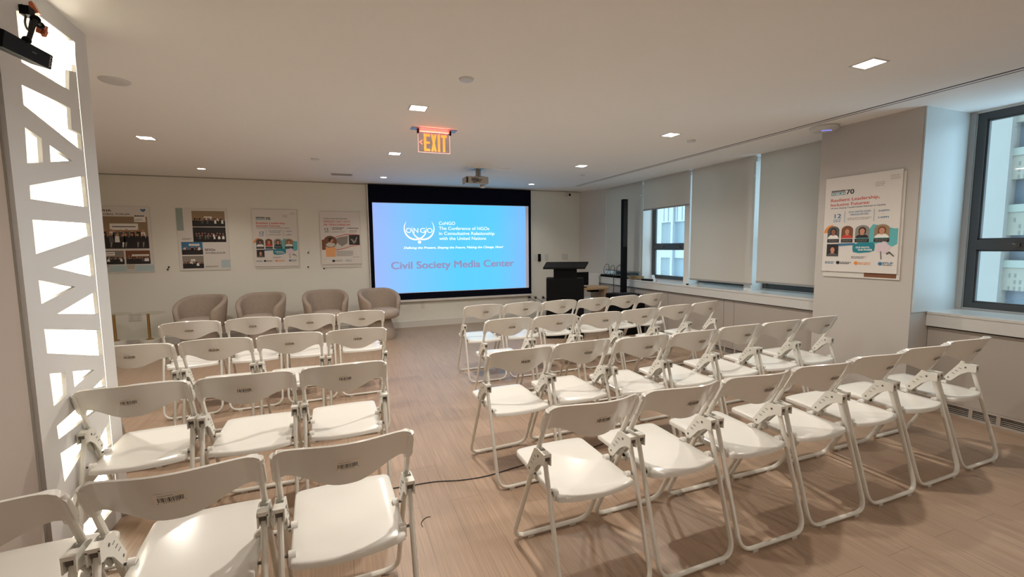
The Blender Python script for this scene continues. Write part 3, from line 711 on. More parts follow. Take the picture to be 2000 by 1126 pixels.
# ================================================================== BLINDS
BL = [('farthest roller blind fully lowered beside the speaker column', 6.585, 7.695, 0.975), ('roller blind raised halfway above the uncovered window', 5.43, 6.53, 2.055),
      ('lowered roller blind, second from the pillar', 4.285, 5.385, 0.935), ('lowered roller blind right beside the pillar', 3.12, 4.22, 0.972)]
for lab, y0, y1, z0 in BL:
    y0_ = max(y0, 3.19)
    t = thing('roller_blind', lab, 'blind', (4.95, (y0_ + y1) / 2, z0), 0, 'grey roller blinds along the window wall')
    h = (y1 - y0_) / 2
    b = MB().box(0.0, -h, 0.02, 0.0015, h, HC - z0 - 0.002)
    b.build('blind_fabric', BLIND, t, smooth=False)
    bev(MB().box(-0.006, -h, 0.0, 0.010, h, 0.024).build('bottom_bar', mat('blind_bar', (0.30, 0.29, 0.28), 0.6), t, smooth=False), 0.003)
    MB().cyl((0.045, -h, HC - z0 - 0.045), (0.045, h, HC - z0 - 0.045), 0.03, 16).build('roller_tube', WHITEP, t)
    if z0 < 1.5:
        ch = MB()
        zz = HC - z0 - 0.05
        ch.sweep([(-0.004, -h + 0.012, zz), (-0.006, -h + 0.012, 0.25)], 0.0015, 0.0015, 5).sweep([(-0.004, -h + 0.028, zz), (-0.006, -h + 0.028, 0.25)], 0.0015, 0.0015, 5)
        ch.box(-0.012, -h + 0.006, zz - 0.22, -0.002, -h + 0.03, zz - 0.19)
        ch.build('bead_chain', WHITEP, t, smooth=False)

# ================================================================== ARMCHAIRS
def make_armchair():
    t = thing('barrel_armchair', 'x', 'armchair')
    R, th = 0.355, 0.075; b = MB(); n = 44; am = math.radians(128); K = 14
    for i in range(n + 1):
        u = -1 + 2 * i / n; a = u * am; ca, sa = math.sin(a), math.cos(a)      # back is +y
        s = abs(u)
        h = 0.800 - 0.20 * max(0, (s - 0.28) / 0.72) ** 1.6
        e = min(1.0, (1 - s) / 0.06); e = math.sqrt(max(0.0, 1 - (1 - e) ** 2))
        hh = 0.62 * 0 + (h - 0.04 * (1 - e)); tt = th * (0.45 + 0.55 * e)
        zb = 0.355 + 0.03 * (1 - e)
        for k in range(K):
            q = k / K * 2 * PI
            # rounded upright section
            cx = math.copysign(abs(math.cos(q)) ** 0.55, math.cos(q)) * tt / 2
            zc = math.copysign(abs(math.sin(q)) ** 0.30, math.sin(q))
            z = (zb + hh) / 2 + zc * (hh - zb) / 2
            rad = R - th / 2 + cx - 0.055 * (1 - (z - 0.35) / 0.45) + 0.0
            b.v.append((rad * ca, rad * sa * 0.96, z))
    for i in range(n):
        for k in range(K): b.face([i * K + k, i * K + (k + 1) % K, (i + 1) * K + (k + 1) % K, (i + 1) * K + k])
    b.face(range(K)); b.face([n * K + k for k in range(K)][::-1])
    b.build('backrest_shell', UPH, t, angle=60)
    MB().lathe([(0.05, 0.335), (0.24, 0.340), (0.285, 0.365), (0.295, 0.42), (0.285, 0.465), (0.24, 0.485), (0.10, 0.492), (0.02, 0.493)], (0, -0.02, 0), 40).build('seat_cushion', mat('taupe_seat_fabric', (0.40, 0.33, 0.28), 0.9, noise=0.1, nscale=25, bump=0.3), t, angle=60)
    MB().lathe([(0.235, 0.0), (0.24, 0.02), (0.228, 0.10), (0.19, 0.22), (0.165, 0.31), (0.16, 0.345)], n=36).build('pedestal_base', UPH, t, angle=60)
    return t
ar = make_armchair()
AC = [(-1.90, 7.55, -0.30, 'taupe barrel armchair at the left end, beside the glass tables'), (-1.13, 7.55, -0.22, 'taupe barrel armchair, second from the left'),
      (-0.235, 7.58, 0.10, 'taupe barrel armchair, third from the left, facing forward'), (0.575, 7.50, 0.38, 'taupe barrel armchair nearest the screen, pedestal in view')]
for i, (x, y, a, lab) in enumerate(AC):
    o = ar if i == 0 else copy_tree(ar); o.location = (x, y, 0); o.rotation_euler = (0, 0, a); o['label'] = lab; o['group'] = 'barrel armchairs along the back wall'

# small glass tables
for i, (x, y, lab) in enumerate(((-3.02, 7.87, 'left small glass side table with brass post'), (-2.60, 7.80, 'right small glass side table beside the first armchair'))):
    t = thing('side_table', lab, 'side table', (x, y, 0), 0, 'small glass side tables')
    MB().lathe([(0.205, 0.560), (0.21, 0.564), (0.205, 0.568)], n=40).build('glass_top', CLEAR, t)
    MB().cyl((0, 0, 0.20), (0, 0, 0.559), 0.017, 20).lathe([(0.045, 0.19), (0.045, 0.198), (0.02, 0.20)], n=20).build('brass_post', BRASS, t)
    MB().lathe([(0.115, 0.0), (0.12, 0.01), (0.12, 0.175), (0.115, 0.189)], n=36).build('plinth_base', mat('pale_stone', (0.60, 0.57, 0.50), 0.4, noise=0.05, nscale=12), t)

# ================================================================== LECTERN, SPEAKER, DESK
lc = thing('lectern', 'black lectern with a wide angled top beside the screen', 'lectern', (3.38, 6.45, 0), -0.46)
bev(MB().box(-0.295, -0.22, 0.0, 0.295, 0.20, 0.950).build('lectern_body', BLACK, lc, smooth=False), 0.004)
bev(MB().box(-0.18, -0.20, 0.950, 0.185, 0.12, 1.135).build('lectern_neck', BLACK, lc, smooth=False), 0.004)
b = MB()
b.prism([(-0.345, -0.25), (0.305, -0.25), (0.385, 0.12), (-0.30, 0.12)], lambda a, c: (a, c, 1.165 + 0.20 * c - 0.012), lambda a, c: (a, c, 1.165 + 0.20 * c + 0.018))
bev(b.build('reading_top', BLACK, lc, smooth=False), 0.006)
sw = thing('subwoofer', 'black subwoofer box at the foot of the speaker column', 'subwoofer', (4.43, 6.30, 0))
bev(MB().box(-0.22, -0.24, 0.02, 0.24, 0.26, 0.66).build('cabinet', BLACK, sw, smooth=False), 0.03, 4)
for sx in (-0.17, 0.19):
    for sy in (-0.19, 0.21): MB().cyl((sx, sy, 0), (sx, sy, 0.022), 0.02, 12).build('foot', BLACK, sw)
MB().box(-0.10, -0.02, 0.658, 0.14, 0.17, 0.67).build('top_socket', mat('dark_grey_plastic', (0.05, 0.055, 0.06), 0.4), sw, smooth=False)
sp_ = thing('column_speaker', 'tall thin black column speaker before the far window', 'speaker', (4.485, 6.42, 0.67))
bev(MB().box(-0.045, -0.035, 0.0, 0.045, 0.035, 1.56).build('speaker_column', BLACK, sp_, smooth=False), 0.006)
b = MB(); b.box(-0.040, -0.0375, 0.77, 0.040, -0.035, 1.54); b.build('speaker_grille', mat('black_grille', (0.012, 0.012, 0.013), 0.7, noise=0.3, nscale=200), sp_, smooth=False)
dk = thing('small_desk', 'small light wood desk behind the lectern', 'desk', (4.06, 7.02, 0))
bev(MB().box(-0.38, -0.24, 0.695, 0.38, 0.24, 0.735).build('desk_top', WOOD, dk, smooth=False), 0.004)
b = MB(); b.prism([(-0.18, 0.0), (0.18, 0.0), (0.24, 0.694), (-0.24, 0.694)], lambda a, c: (0.28, a, c), lambda a, c: (0.33, a, c)); b.build('side_panel', WOOD, dk, smooth=False)
b = MB(); b.prism([(-0.18, 0.0), (0.18, 0.0), (0.24, 0.694), (-0.24, 0.694)], lambda a, c: (-0.35, a, c), lambda a, c: (-0.30, a, c)); b.build('side_panel', WOOD, dk, smooth=False)
MB().box(0.05, -0.18, 0.65, 0.2, -0.02, 0.694).build('power_box', BLACK, dk, smooth=False)
mo = thing('monitor', 'black monitor standing on the desk right of the lectern', 'monitor', (3.93, 6.90, 0.735))
bev(MB().box(-0.19, -0.015, 0.04, 0.15, 0.015, 0.27).build('display_panel', BLACK, mo, smooth=False), 0.004)
MB().box(-0.12, -0.08, 0, 0.08, 0.09, 0.012).box(-0.04, 0.012, 0.01, 0.0, 0.03, 0.14).build('stand', BLACK, mo, smooth=False)
oc = thing('white_side_chair', 'white plastic chair behind the small desk', 'chair', (4.49, 7.45, 0), -0.35)
bev(MB().box(-0.19, -0.20, 0.44, 0.19, 0.20, 0.465).build('seat', WHITEP, oc, smooth=False), 0.012, 3)
bev(MB().obox(Matrix.Translation((0, 0.21, 0.79)) @ Matrix.Rotation(-0.15, 4, 'X'), 0.17, 0.010, 0.14).build('backrest', WHITEP, oc, smooth=False), 0.009, 3)
for sx in (-1, 1): 
    MB().sweep([(sx * 0.16, 0.185, 0.44), (sx * 0.16, 0.20, 0.66)], 0.009, 0.009, 8).build('back_post', WHITEP, oc)
    for sy in (-1, 1): MB().sweep([(sx * 0.16, sy * 0.16, 0.44), (sx * 0.19, sy * 0.20, 0.0)], 0.010, 0.010, 8).build('leg', WHITEP, oc)

# gear on the sill
ZS = 0.862
eq = thing('audio_mixer', 'flat black audio equipment on the sill in the far corner', 'audio mixer', (4.93, 7.40, ZS))
bev(MB().box(-0.15, -0.36, 0.0, 0.06, 0.22, 0.045).build('mixer_case', BLACK, eq, smooth=False), 0.006)
b = MB()
for i in range(7):
    for j in range(3): b.cyl((-0.11 + j * 0.05, -0.31 + i * 0.07, 0.045), (-0.11 + j * 0.05, -0.31 + i * 0.07, 0.058), 0.008, 8)
b.build('control_knobs', GREYTRIM, eq)
for k, (yy, xx, r, a, lab) in enumerate(((7.50, 4.84, 0.085, 0.1, 'looped black cable standing up on the mixer, left loop'), (7.36, 4.88, 0.075, 0.35, 'looped black cable on the mixer, middle loop'), (7.20, 4.92, 0.08, -0.2, 'looped black cable on the mixer, right loop'))):
    pts = []
    for i in range(41):
        q = 2 * PI * i / 40 * 1.0
        pts.append((xx + r * math.sin(q) * math.cos(a) * 0.25, yy + r * math.cos(q), ZS + 0.052 + r * 1.15 + 1.15 * r * math.sin(q) * 0.98))
    o = MB().sweep(pts, 0.0045, 0.0045, 7).build('cable_loop', CABLE); tag(o, lab, 'cable', 'cable loops on the sill')
bx_ = thing('laptop_computer', 'half open dark laptop on the sill behind the speaker column', 'laptop', (4.95, 6.90, ZS))
bev(MB().box(-0.12, -0.11, 0, 0.06, 0.10, 0.018).build('keyboard_base', BLACK, bx_, smooth=False), 0.003)
bev(MB().obox(Matrix.Translation((0.085, 0, 0.075)) @ Matrix.Rotation(0.5, 4, 'Y'), 0.006, 0.105, 0.07).build('lid', mat('laptop_grey', (0.10, 0.12, 0.13), 0.4), bx_, smooth=False), 0.003)
cbx = thing('cardboard_box', 'small brown cardboard box on the sill beside the uncovered window', 'box', (4.90, 6.66, ZS), 0.1)
bev(MB().box(-0.07, -0.14, 0, 0.07, 0.10, 0.062).build('carton', CARD, cbx, smooth=False), 0.002)
MB().box(-0.01, -0.141, 0.061, 0.015, 0.101, 0.0635).build('packing_tape', mat('tape', (0.42, 0.30, 0.16), 0.3), cbx, smooth=False)
pw = thing('power_strip', 'black power strip lying on the sill below the uncovered window', 'power strip', (4.87, 6.29, ZS), 0.15)
bev(MB().box(-0.03, -0.11, 0, 0.03, 0.11, 0.03).build('strip_body', BLACK, pw, smooth=False), 0.006)
MB().sweep(bezier([(0, 0.11, 0.015), (0.0, 0.17, 0.01), (-0.03, 0.22, 0.02)]), 0.005, 0.005, 7).build('strip_cable', CABLE, pw)
cl = thing('paper_stand', 'small white folded card on the sill under the open frame', 'card', (5.02, 6.34, ZS))
b = MB(); b.prism([(-0.05, 0), (0.05, 0), (0.006, 0.09), (-0.006, 0.09)], lambda a, c: (-0.03, a, c), lambda a, c: (0.03, a, c)); b.build('folded_card', WHITEP, cl, smooth=False)
tag(MB().box(4.86, 5.33, ZS, 4.885, 5.36, ZS + 0.018).build('door_stop', BLACK, smooth=False), 'tiny black block on the sill beneath the blinds', 'block')
rd = tag(MB().lathe([(0.008, 0.0), (0.010, 0.006), (0.006, 0.012)], (4.88, 6.07, ZS), 12).build('red_cap', mat('red_plastic', (0.6, 0.03, 0.02), 0.4)), 'tiny red cap on the sill below the window', 'cap')
# cables hanging from the sill
def cable(name, lab, pts, r=0.004, grp=None, m=CABLE):
    return tag(MB().sweep(bezier(pts, 8), r, r, 7).build(name, m), lab, 'cable', grp)
cable('hanging_cable', 'thin black cable hanging straight from the sill left of the speaker', [(4.80, 7.62, 0.87), (4.772, 7.62, 0.86), (4.765, 7.6, 0.6), (4.765, 7.56, 0.3), (4.76, 7.5, 0.006)])
cable('hanging_cable', 'tangled black cable hanging from the sill behind the desk', [(4.80, 7.14, 0.87), (4.765, 7.14, 0.85), (4.755, 7.12, 0.62), (4.755, 7.18, 0.53), (4.75, 7.06, 0.50), (4.755, 7.14, 0.56), (4.75, 7.17, 0.42), (4.75, 7.08, 0.35), (4.755, 7.12, 0.1), (4.74, 7.1, 0.006)], 0.005)
cable('hanging_cable', 'straight black cable pair strand nearest the speaker column', [(4.80, 6.80, 0.87), (4.77, 6.80, 0.85), (4.765, 6.79, 0.5), (4.765, 6.80, 0.006)], 0.005)
cable('hanging_cable', 'slightly curved black cable next to the column speaker', [(4.80, 6.86, 0.87), (4.765, 6.86, 0.85), (4.755, 6.88, 0.5), (4.745, 6.86, 0.006)], 0.004)
cable('floor_cable', 'thin black cable lying across the aisle on the floor', [(0.20, 2.70, 0.004), (0.356, 2.688, 0.004), (0.496, 2.677, 0.004), (0.65, 2.635, 0.004), (0.814, 2.623, 0.004), (1.002, 2.654, 0.004), (1.12, 2.68, 0.004), (1.35, 2.78, 0.004), (1.6, 2.72, 0.004), (1.8, 2.76, 0.004)], 0.003)
cable('wire_scrap', 'tiny curled wire scrap on the floor beside the back row', [(0.345, 2.25, 0.002), (0.345, 2.29, 0.002), (0.375, 2.325, 0.002), (0.40, 2.325, 0.002)], 0.0018)

# wall plates
def plate(name, lab, cat, x, z, w_, h_, kind='switch', grp=None):
    t = thing(name, lab, cat, (x, D, z), 0, grp)
    bev(MB().box(-w_ / 2, -0.007, -h_ / 2, w_ / 2, 0, h_ / 2).build('cover_plate', PANELW, t, smooth=False), 0.002)
    b = MB()
    if kind == 'switch':
        n = max(1, round(w_ / 0.09))
        for i in range(n):
            cx = -w_ / 2 + w_ * (i + 0.5) / n; b.box(cx - 0.016, -0.010, -0.032, cx + 0.016, -0.007, 0.032)
        b.build('rocker', WHITEP, t, smooth=False)
    else:
        n = max(1, round(w_ / 0.09))
        for i in range(n):
            cx = -w_ / 2 + w_ * (i + 0.5) / n
            for zz in (-0.020, 0.020):
                b.box(cx - 0.007, -0.0075, zz - 0.006, cx - 0.004, -0.0068, zz + 0.007).box(cx + 0.004, -0.0075, zz - 0.006, cx + 0.007, -0.0068, zz + 0.007)
        b.build('sockets', SLIT, t, smooth=False)
    return t
plate('light_switch', 'white wall plate left of the black intercom', 'switch', 3.70, 1.235, 0.075, 0.12)
it = thing('wall_intercom', 'small black intercom handset on the wall right of the screen', 'intercom', (3.775, D, 1.235))
bev(MB().box(-0.028, -0.035, -0.075, 0.028, 0, 0.075).build('handset', BLACK, it, smooth=False), 0.006)
plate('light_switch', 'white wall plate between the intercom and the double plate', 'switch', 3.945, 1.245, 0.08, 0.12)
plate('light_switch', 'double white wall plate above the lectern', 'switch', 4.36, 1.245, 0.14, 0.115)
plate('power_outlet', 'white outlet under the left part of the screen', 'outlet', 1.404, 0.401, 0.075, 0.12, 'o')
plate('power_outlet', 'white outlet under the right corner of the screen', 'outlet', 3.545, 0.418, 0.075, 0.12, 'o')
plate('power_outlet', 'white outlet between screen corner and lectern, with a plug', 'outlet', 3.681, 0.411, 0.075, 0.12, 'o')
plate('power_outlet', 'white outlet just left of the lectern', 'outlet', 3.853, 0.402, 0.075, 0.12, 'o')
plate('power_outlet', 'double white outlet on the wall behind the glass tables', 'outlet', -2.93, 0.455, 0.16, 0.115, 'o')
for x, z, lab in ((3.545, 0.418, 'black plug lead from the outlet under the screen corner'), (3.681, 0.411, 'black plug lead running from the middle outlet'), (3.853, 0.402, 'black plug lead beside the lectern')):
    b = MB().box(x - 0.016, D - 0.045, z + 0.004, x + 0.016, D - 0.009, z + 0.036)
    b.sweep(bezier([(x, D - 0.04, z + 0.02), (x + 0.05, D - 0.09, z - 0.02), (x + 0.14, D - 0.14, z - 0.12), (x + 0.18, D - 0.16, 0.012)]), 0.0045, 0.0045, 7)
    tag(b.build('power_lead', CABLE), lab, 'cable')
for x, z, lab in ((-2.461, 1.20, 'small black wall hook right of the group photo poster, upper'), (-2.475, 1.165, 'small black wall hook right of the group photo poster, lower'), (-0.496, 1.396, 'upper small hook between the two right posters'), (-0.508, 1.154, 'lower small hook between the two right posters'), (-0.261, 1.121, 'small black hook under the rightmost poster')):
    o = MB().box(x - 0.008, D - 0.010, z - 0.012, x + 0.008, D, z + 0.012).cyl((x, D - 0.008, z), (x + 0.005, D - 0.024, z + 0.006), 0.005, 8).build('wall_hook', BLACK)
    tag(o, lab, 'hook')

# ================================================================== POSTERS
pc = {k: mat('print_' + k, srgb(*v), 0.5) for k, v in dict(dark=(38, 34, 36), grey=(88, 84, 82), mid=(140, 132, 124), light=(205, 198, 188), teal=(28, 130, 145), teal2=(96, 178, 182), orange=(228, 140, 66),
     red=(200, 62, 50), navy=(40, 50, 92), blue=(60, 112, 150), sage=(150, 165, 158), pale=(178, 196, 200), skin=(196, 140, 112), skin2=(150, 98, 74), hair=(28, 20, 18), hair2=(120, 66, 40), brown=(120, 76, 50), white=(236, 232, 226), tan=(150, 128, 100), lilac=(216, 200, 206), peach=(232, 168, 112)).items()}
class Poster:
    def __init__(s, label, x, y, z, rz, W, H, group=None):
        s.t = thing('poster_board', label, 'poster', (x, y, z), rz, group); s.W = W; s.H = H; s.k = 1
        bev(MB().box(0, -0.010, -H, W, 0, 0).build('foam_board', FOAM, s.t, smooth=False), 0.001)
        MB().flat([(0.002, -0.002), (W - 0.002, -0.002), (W - 0.002, -H + 0.002), (0.002, -H + 0.002)], -0.0104).build('printed_sheet', PAPER, s.t, smooth=False, fix=False)
    def y(s): s.k += 1; return -0.0104 - 0.00005 * s.k
    def P(s, x, z): return (x * s.W, -z * s.H)
    def rect(s, name, x0, z0, x1, z1, m):
        MB().flat([s.P(x0, z1), s.P(x1, z1), s.P(x1, z0), s.P(x0, z0)], s.y()).build(name, pc[m], s.t, smooth=False, fix=False)
    def poly(s, name, pts, m):
        MB().flat([s.P(*p) for p in pts], s.y()).build(name, pc[m], s.t, smooth=False, fix=False)
    def text(s, name, tx, x0, zb, x1, h, m, bold=0.01):
        text(name, tx, x0 * s.W, -zb * s.H, (x1 - x0) * s.W, h * s.H, s.y(), pc[m], s.t, bold)
    def lines(s, name, x0, z0, x1, n, dz, m, h=0.004, jit=0.2, seed=1):
        r = random.Random(seed); b = MB(); y = s.y()
        for i in range(n):
            e = x1 - r.random() * jit * (x1 - x0) if i == n - 1 else x1
            x = x0
            while x < e:
                wd = min(e - x, 0.012 + r.random() * 0.03)
                b.flat([s.P(x, z0 + i * dz + h), s.P(x + wd, z0 + i * dz + h), s.P(x + wd, z0 + i * dz), s.P(x, z0 + i * dz)], y); x += wd + 0.007
        b.build(name, pc[m], s.t, smooth=False, fix=False)
    def portrait(s, x0, z0, x1, z1, bgc, hair, skin, shirt, arch=True):
        b = MB(); y = s.y(); cx = (x0 + x1) / 2; w_ = x1 - x0; h_ = z1 - z0
        ks = [pc[bgc], pc[hair], pc[skin], pc[shirt], pc['red']]
        if arch: out = [(x1, z1), (x0, z1)] + [(cx - w_ / 2 * math.cos(PI * i / 12), z0 + 0.35 * h_ - 0.35 * h_ * math.sin(PI * i / 12)) for i in range(13)]
        else: out = [(x1, z1), (x0, z1), (x0, z0), (x1, z0)]
        b.m = 0; b.flat([s.P(*p) for p in out], y)
        q = [[s.P(cx + 0.27 * w_ * math.cos(a), z0 + 0.42 * h_ - 0.27 * h_ * math.sin(a)) for a in [2 * PI * i / 18 for i in range(18)]]]
        b.m = 1; b.flat(q[0], y - 0.00001)
        b.flat([s.P(cx - 0.27 * w_, z0 + 0.42 * h_), s.P(cx + 0.27 * w_, z0 + 0.42 * h_), s.P(cx + 0.25 * w_, z0 + 0.66 * h_), s.P(cx - 0.25 * w_, z0 + 0.66 * h_)], y - 0.000013)
        b.m = 3; b.flat([s.P(cx + 0.46 * w_ * math.cos(a), z1 - 0.30 * h_ * math.sin(a)) for a in [PI * i / 14 for i in range(15)]], y - 0.00002)
        b.m = 2; b.flat([s.P(cx - 0.10 * w_, z0 + 0.60 * h_), s.P(cx + 0.10 * w_, z0 + 0.60 * h_), s.P(cx + 0.12 * w_, z0 + 0.77 * h_), s.P(cx - 0.12 * w_, z0 + 0.77 * h_)], y - 0.000025)
        b.flat([s.P(cx + 0.185 * w_ * math.cos(a), z0 + 0.48 * h_ - 0.22 * h_ * math.sin(a)) for a in [2 * PI * i / 16 for i in range(16)]], y - 0.00003)
        b.m = 1
        for dx in (-0.07, 0.07): b.flat([s.P(cx + dx * w_ + 0.022 * w_ * math.cos(a), z0 + 0.45 * h_ - 0.012 * h_ * math.sin(a)) for a in [2 * PI * i / 8 for i in range(8)]], y - 0.00004)
        b.m = 4; b.flat([s.P(cx - 0.045 * w_, z0 + 0.585 * h_), s.P(cx + 0.045 * w_, z0 + 0.585 * h_), s.P(cx + 0.02 * w_, z0 + 0.603 * h_), s.P(cx - 0.02 * w_, z0 + 0.603 * h_)], y - 0.00004)
        b.build('portrait_photo', ks, s.t, smooth=False, fix=False); s.k += 1
    def crowd(s, x0, z0, x1, z1, sky, ground, n, seed, banner=None, legs=False, name='group_photo'):
        r = random.Random(seed); b = MB(); y = s.y(); cols = ['dark', 'grey', 'white', 'skin', 'mid']
        ks = [pc[sky], pc[ground]] + [pc[c] for c in cols]; w_ = x1 - x0; h_ = z1 - z0
        F = lambda u, v: s.P(x0 + u * w_, z0 + v * h_)
        b.m = 0; b.flat([F(0, 1), F(1, 1), F(1, 0), F(0, 0)], y)
        b.m = 1; b.flat([F(0, 1), F(1, 1), F(1, 0.62), F(0, 0.62)], y - 0.00001)
        if banner: b.m = 4; u0, v0, u1, v1 = banner; b.flat([F(u0, v1), F(u1, v1), F(u1, v0), F(u0, v0)], y - 0.00001); b.m = 3; b.flat([F(u0 + .05, v0 + (v1 - v0) * .55), F(u1 - .05, v0 + (v1 - v0) * .55), F(u1 - .05, v0 + (v1 - v0) * .4), F(u0 + .05, v0 + (v1 - v0) * .4)], y - 0.000015)
        for rowi, vb in enumerate((0.66, 0.80)):
            for i in range(n):
                u = 0.06 + 0.88 * (i + 0.5 + r.uniform(-.25, .25)) / n; ww = 0.40 / n; hh = 0.17 + r.random() * .05
                b.m = 2 + r.choice((0, 0, 0, 1, 2)); b.flat([F(u - ww, vb), F(u + ww, vb), F(u + ww * .8, vb - hh), F(u - ww * .8, vb - hh)], y - 0.00002 - rowi * 0.00001)
                b.m = 5; b.flat([F(u + 0.5 * ww * math.cos(a), vb - hh - 0.035 - 0.045 * math.sin(a)) for a in [2 * PI * k / 8 for k in range(8)]], y - 0.00002 - rowi * 0.00001)
                if legs and rowi: b.m = 2 + r.choice((2, 0, 4)); b.flat([F(u - ww * .5, 0.96), F(u - ww * .1, 0.96), F(u + ww * .4, vb), F(u - ww * .4, vb)], y - 0.00004)
        b.build(name, ks, s.t, smooth=False, fix=False); s.k += 1
PW, PH = 0.66, 0.955
# 1: group photo poster behind the column
p = Poster('poster with a large group photo, partly hidden behind the lit column', -3.30, D - 0.0015, 2.115, 0, PW, 0.985)
p.text('heading_text', 'WHA', 0.06, 0.085, 0.30, 0.035, 'dark', 0.02); p.text('heading_text', 'GLOBAL FORUM', 0.06, 0.135, 0.62, 0.028, 'dark', 0.01)
p.crowd(0.05, 0.155, 0.94, 0.635, 'tan', 'dark', 8, 3, (0.22, 0.22, 0.80, 0.42), True)
p.rect('logo_patch', 0.70, 0.13, 0.91, 0.235, 'white'); p.poly('heart_logo', [(0.83, 0.035), (0.87, 0.045), (0.92, 0.035), (0.92, 0.065), (0.875, 0.085), (0.83, 0.065)], 'blue')
p.lines('logo_marks', 0.71, 0.135, 0.90, 1, 0.02, 'dark', 0.020); p.lines('logo_marks', 0.72, 0.19, 0.86, 2, 0.02, 'dark', 0.006)
p.crowd(0.05, 0.665, 0.46, 0.87, 'mid', 'dark', 6, 5, (0.0, 0.10, 0.6, 0.35)); p.crowd(0.49, 0.665, 0.94, 0.87, 'brown', 'dark', 8, 6, (0.25, 0.28, 0.95, 0.42))
p.rect('colour_block', 0.0, 0.885, 1.0, 0.985, 'pale'); p.rect('caption_box', 0.05, 0.875, 0.18, 0.96, 'light'); p.rect('caption_box', 0.49, 0.875, 0.65, 0.97, 'light')
p.lines('caption_text', 0.06, 0.885, 0.17, 2, 0.016, 'dark', 0.008, seed=3); p.lines('caption_text', 0.50, 0.885, 0.64, 3, 0.022, 'dark', 0.007, seed=4)
# 2: workshop poster
p = Poster('poster with stacked photos and a workshop heading, second from the left', -2.315, D - 0.0015, 2.105, 0, 0.675, 0.965)
p.rect('colour_block', 0.0, 0.005, 0.13, 0.36, 'sage'); p.rect('colour_block', 0.82, 0.835, 1.0, 0.965, 'pale')
p.crowd(0.30, 0.045, 0.95, 0.295, 'tan', 'dark', 12, 8, (0.36, 0.35, 0.60, 0.55)); p.crowd(0.30, 0.305, 0.95, 0.545, 'dark', 'hair', 10, 9, None)
p.crowd(0.06, 0.54, 0.47, 0.745, 'blue', 'dark', 6, 10, (0.35, 0.15, 0.85, 0.30)); p.crowd(0.06, 0.765, 0.47, 0.965, 'mid', 'dark', 6, 11, (0.4, 0.25, 0.6, 0.42))
p.text('heading_text', 'SDGs', 0.51, 0.685, 0.715, 0.037, 'dark', 0.02); p.text('heading_text', 'WORKSHOP', 0.51, 0.735, 0.915, 0.030, 'dark', 0.005)
p.lines('caption_text', 0.08, 0.48, 0.27, 2, 0.018, 'mid', 0.009, seed=5); p.lines('caption_text', 0.50, 0.93, 0.76, 2, 0.016, 'dark', 0.006, seed=6)

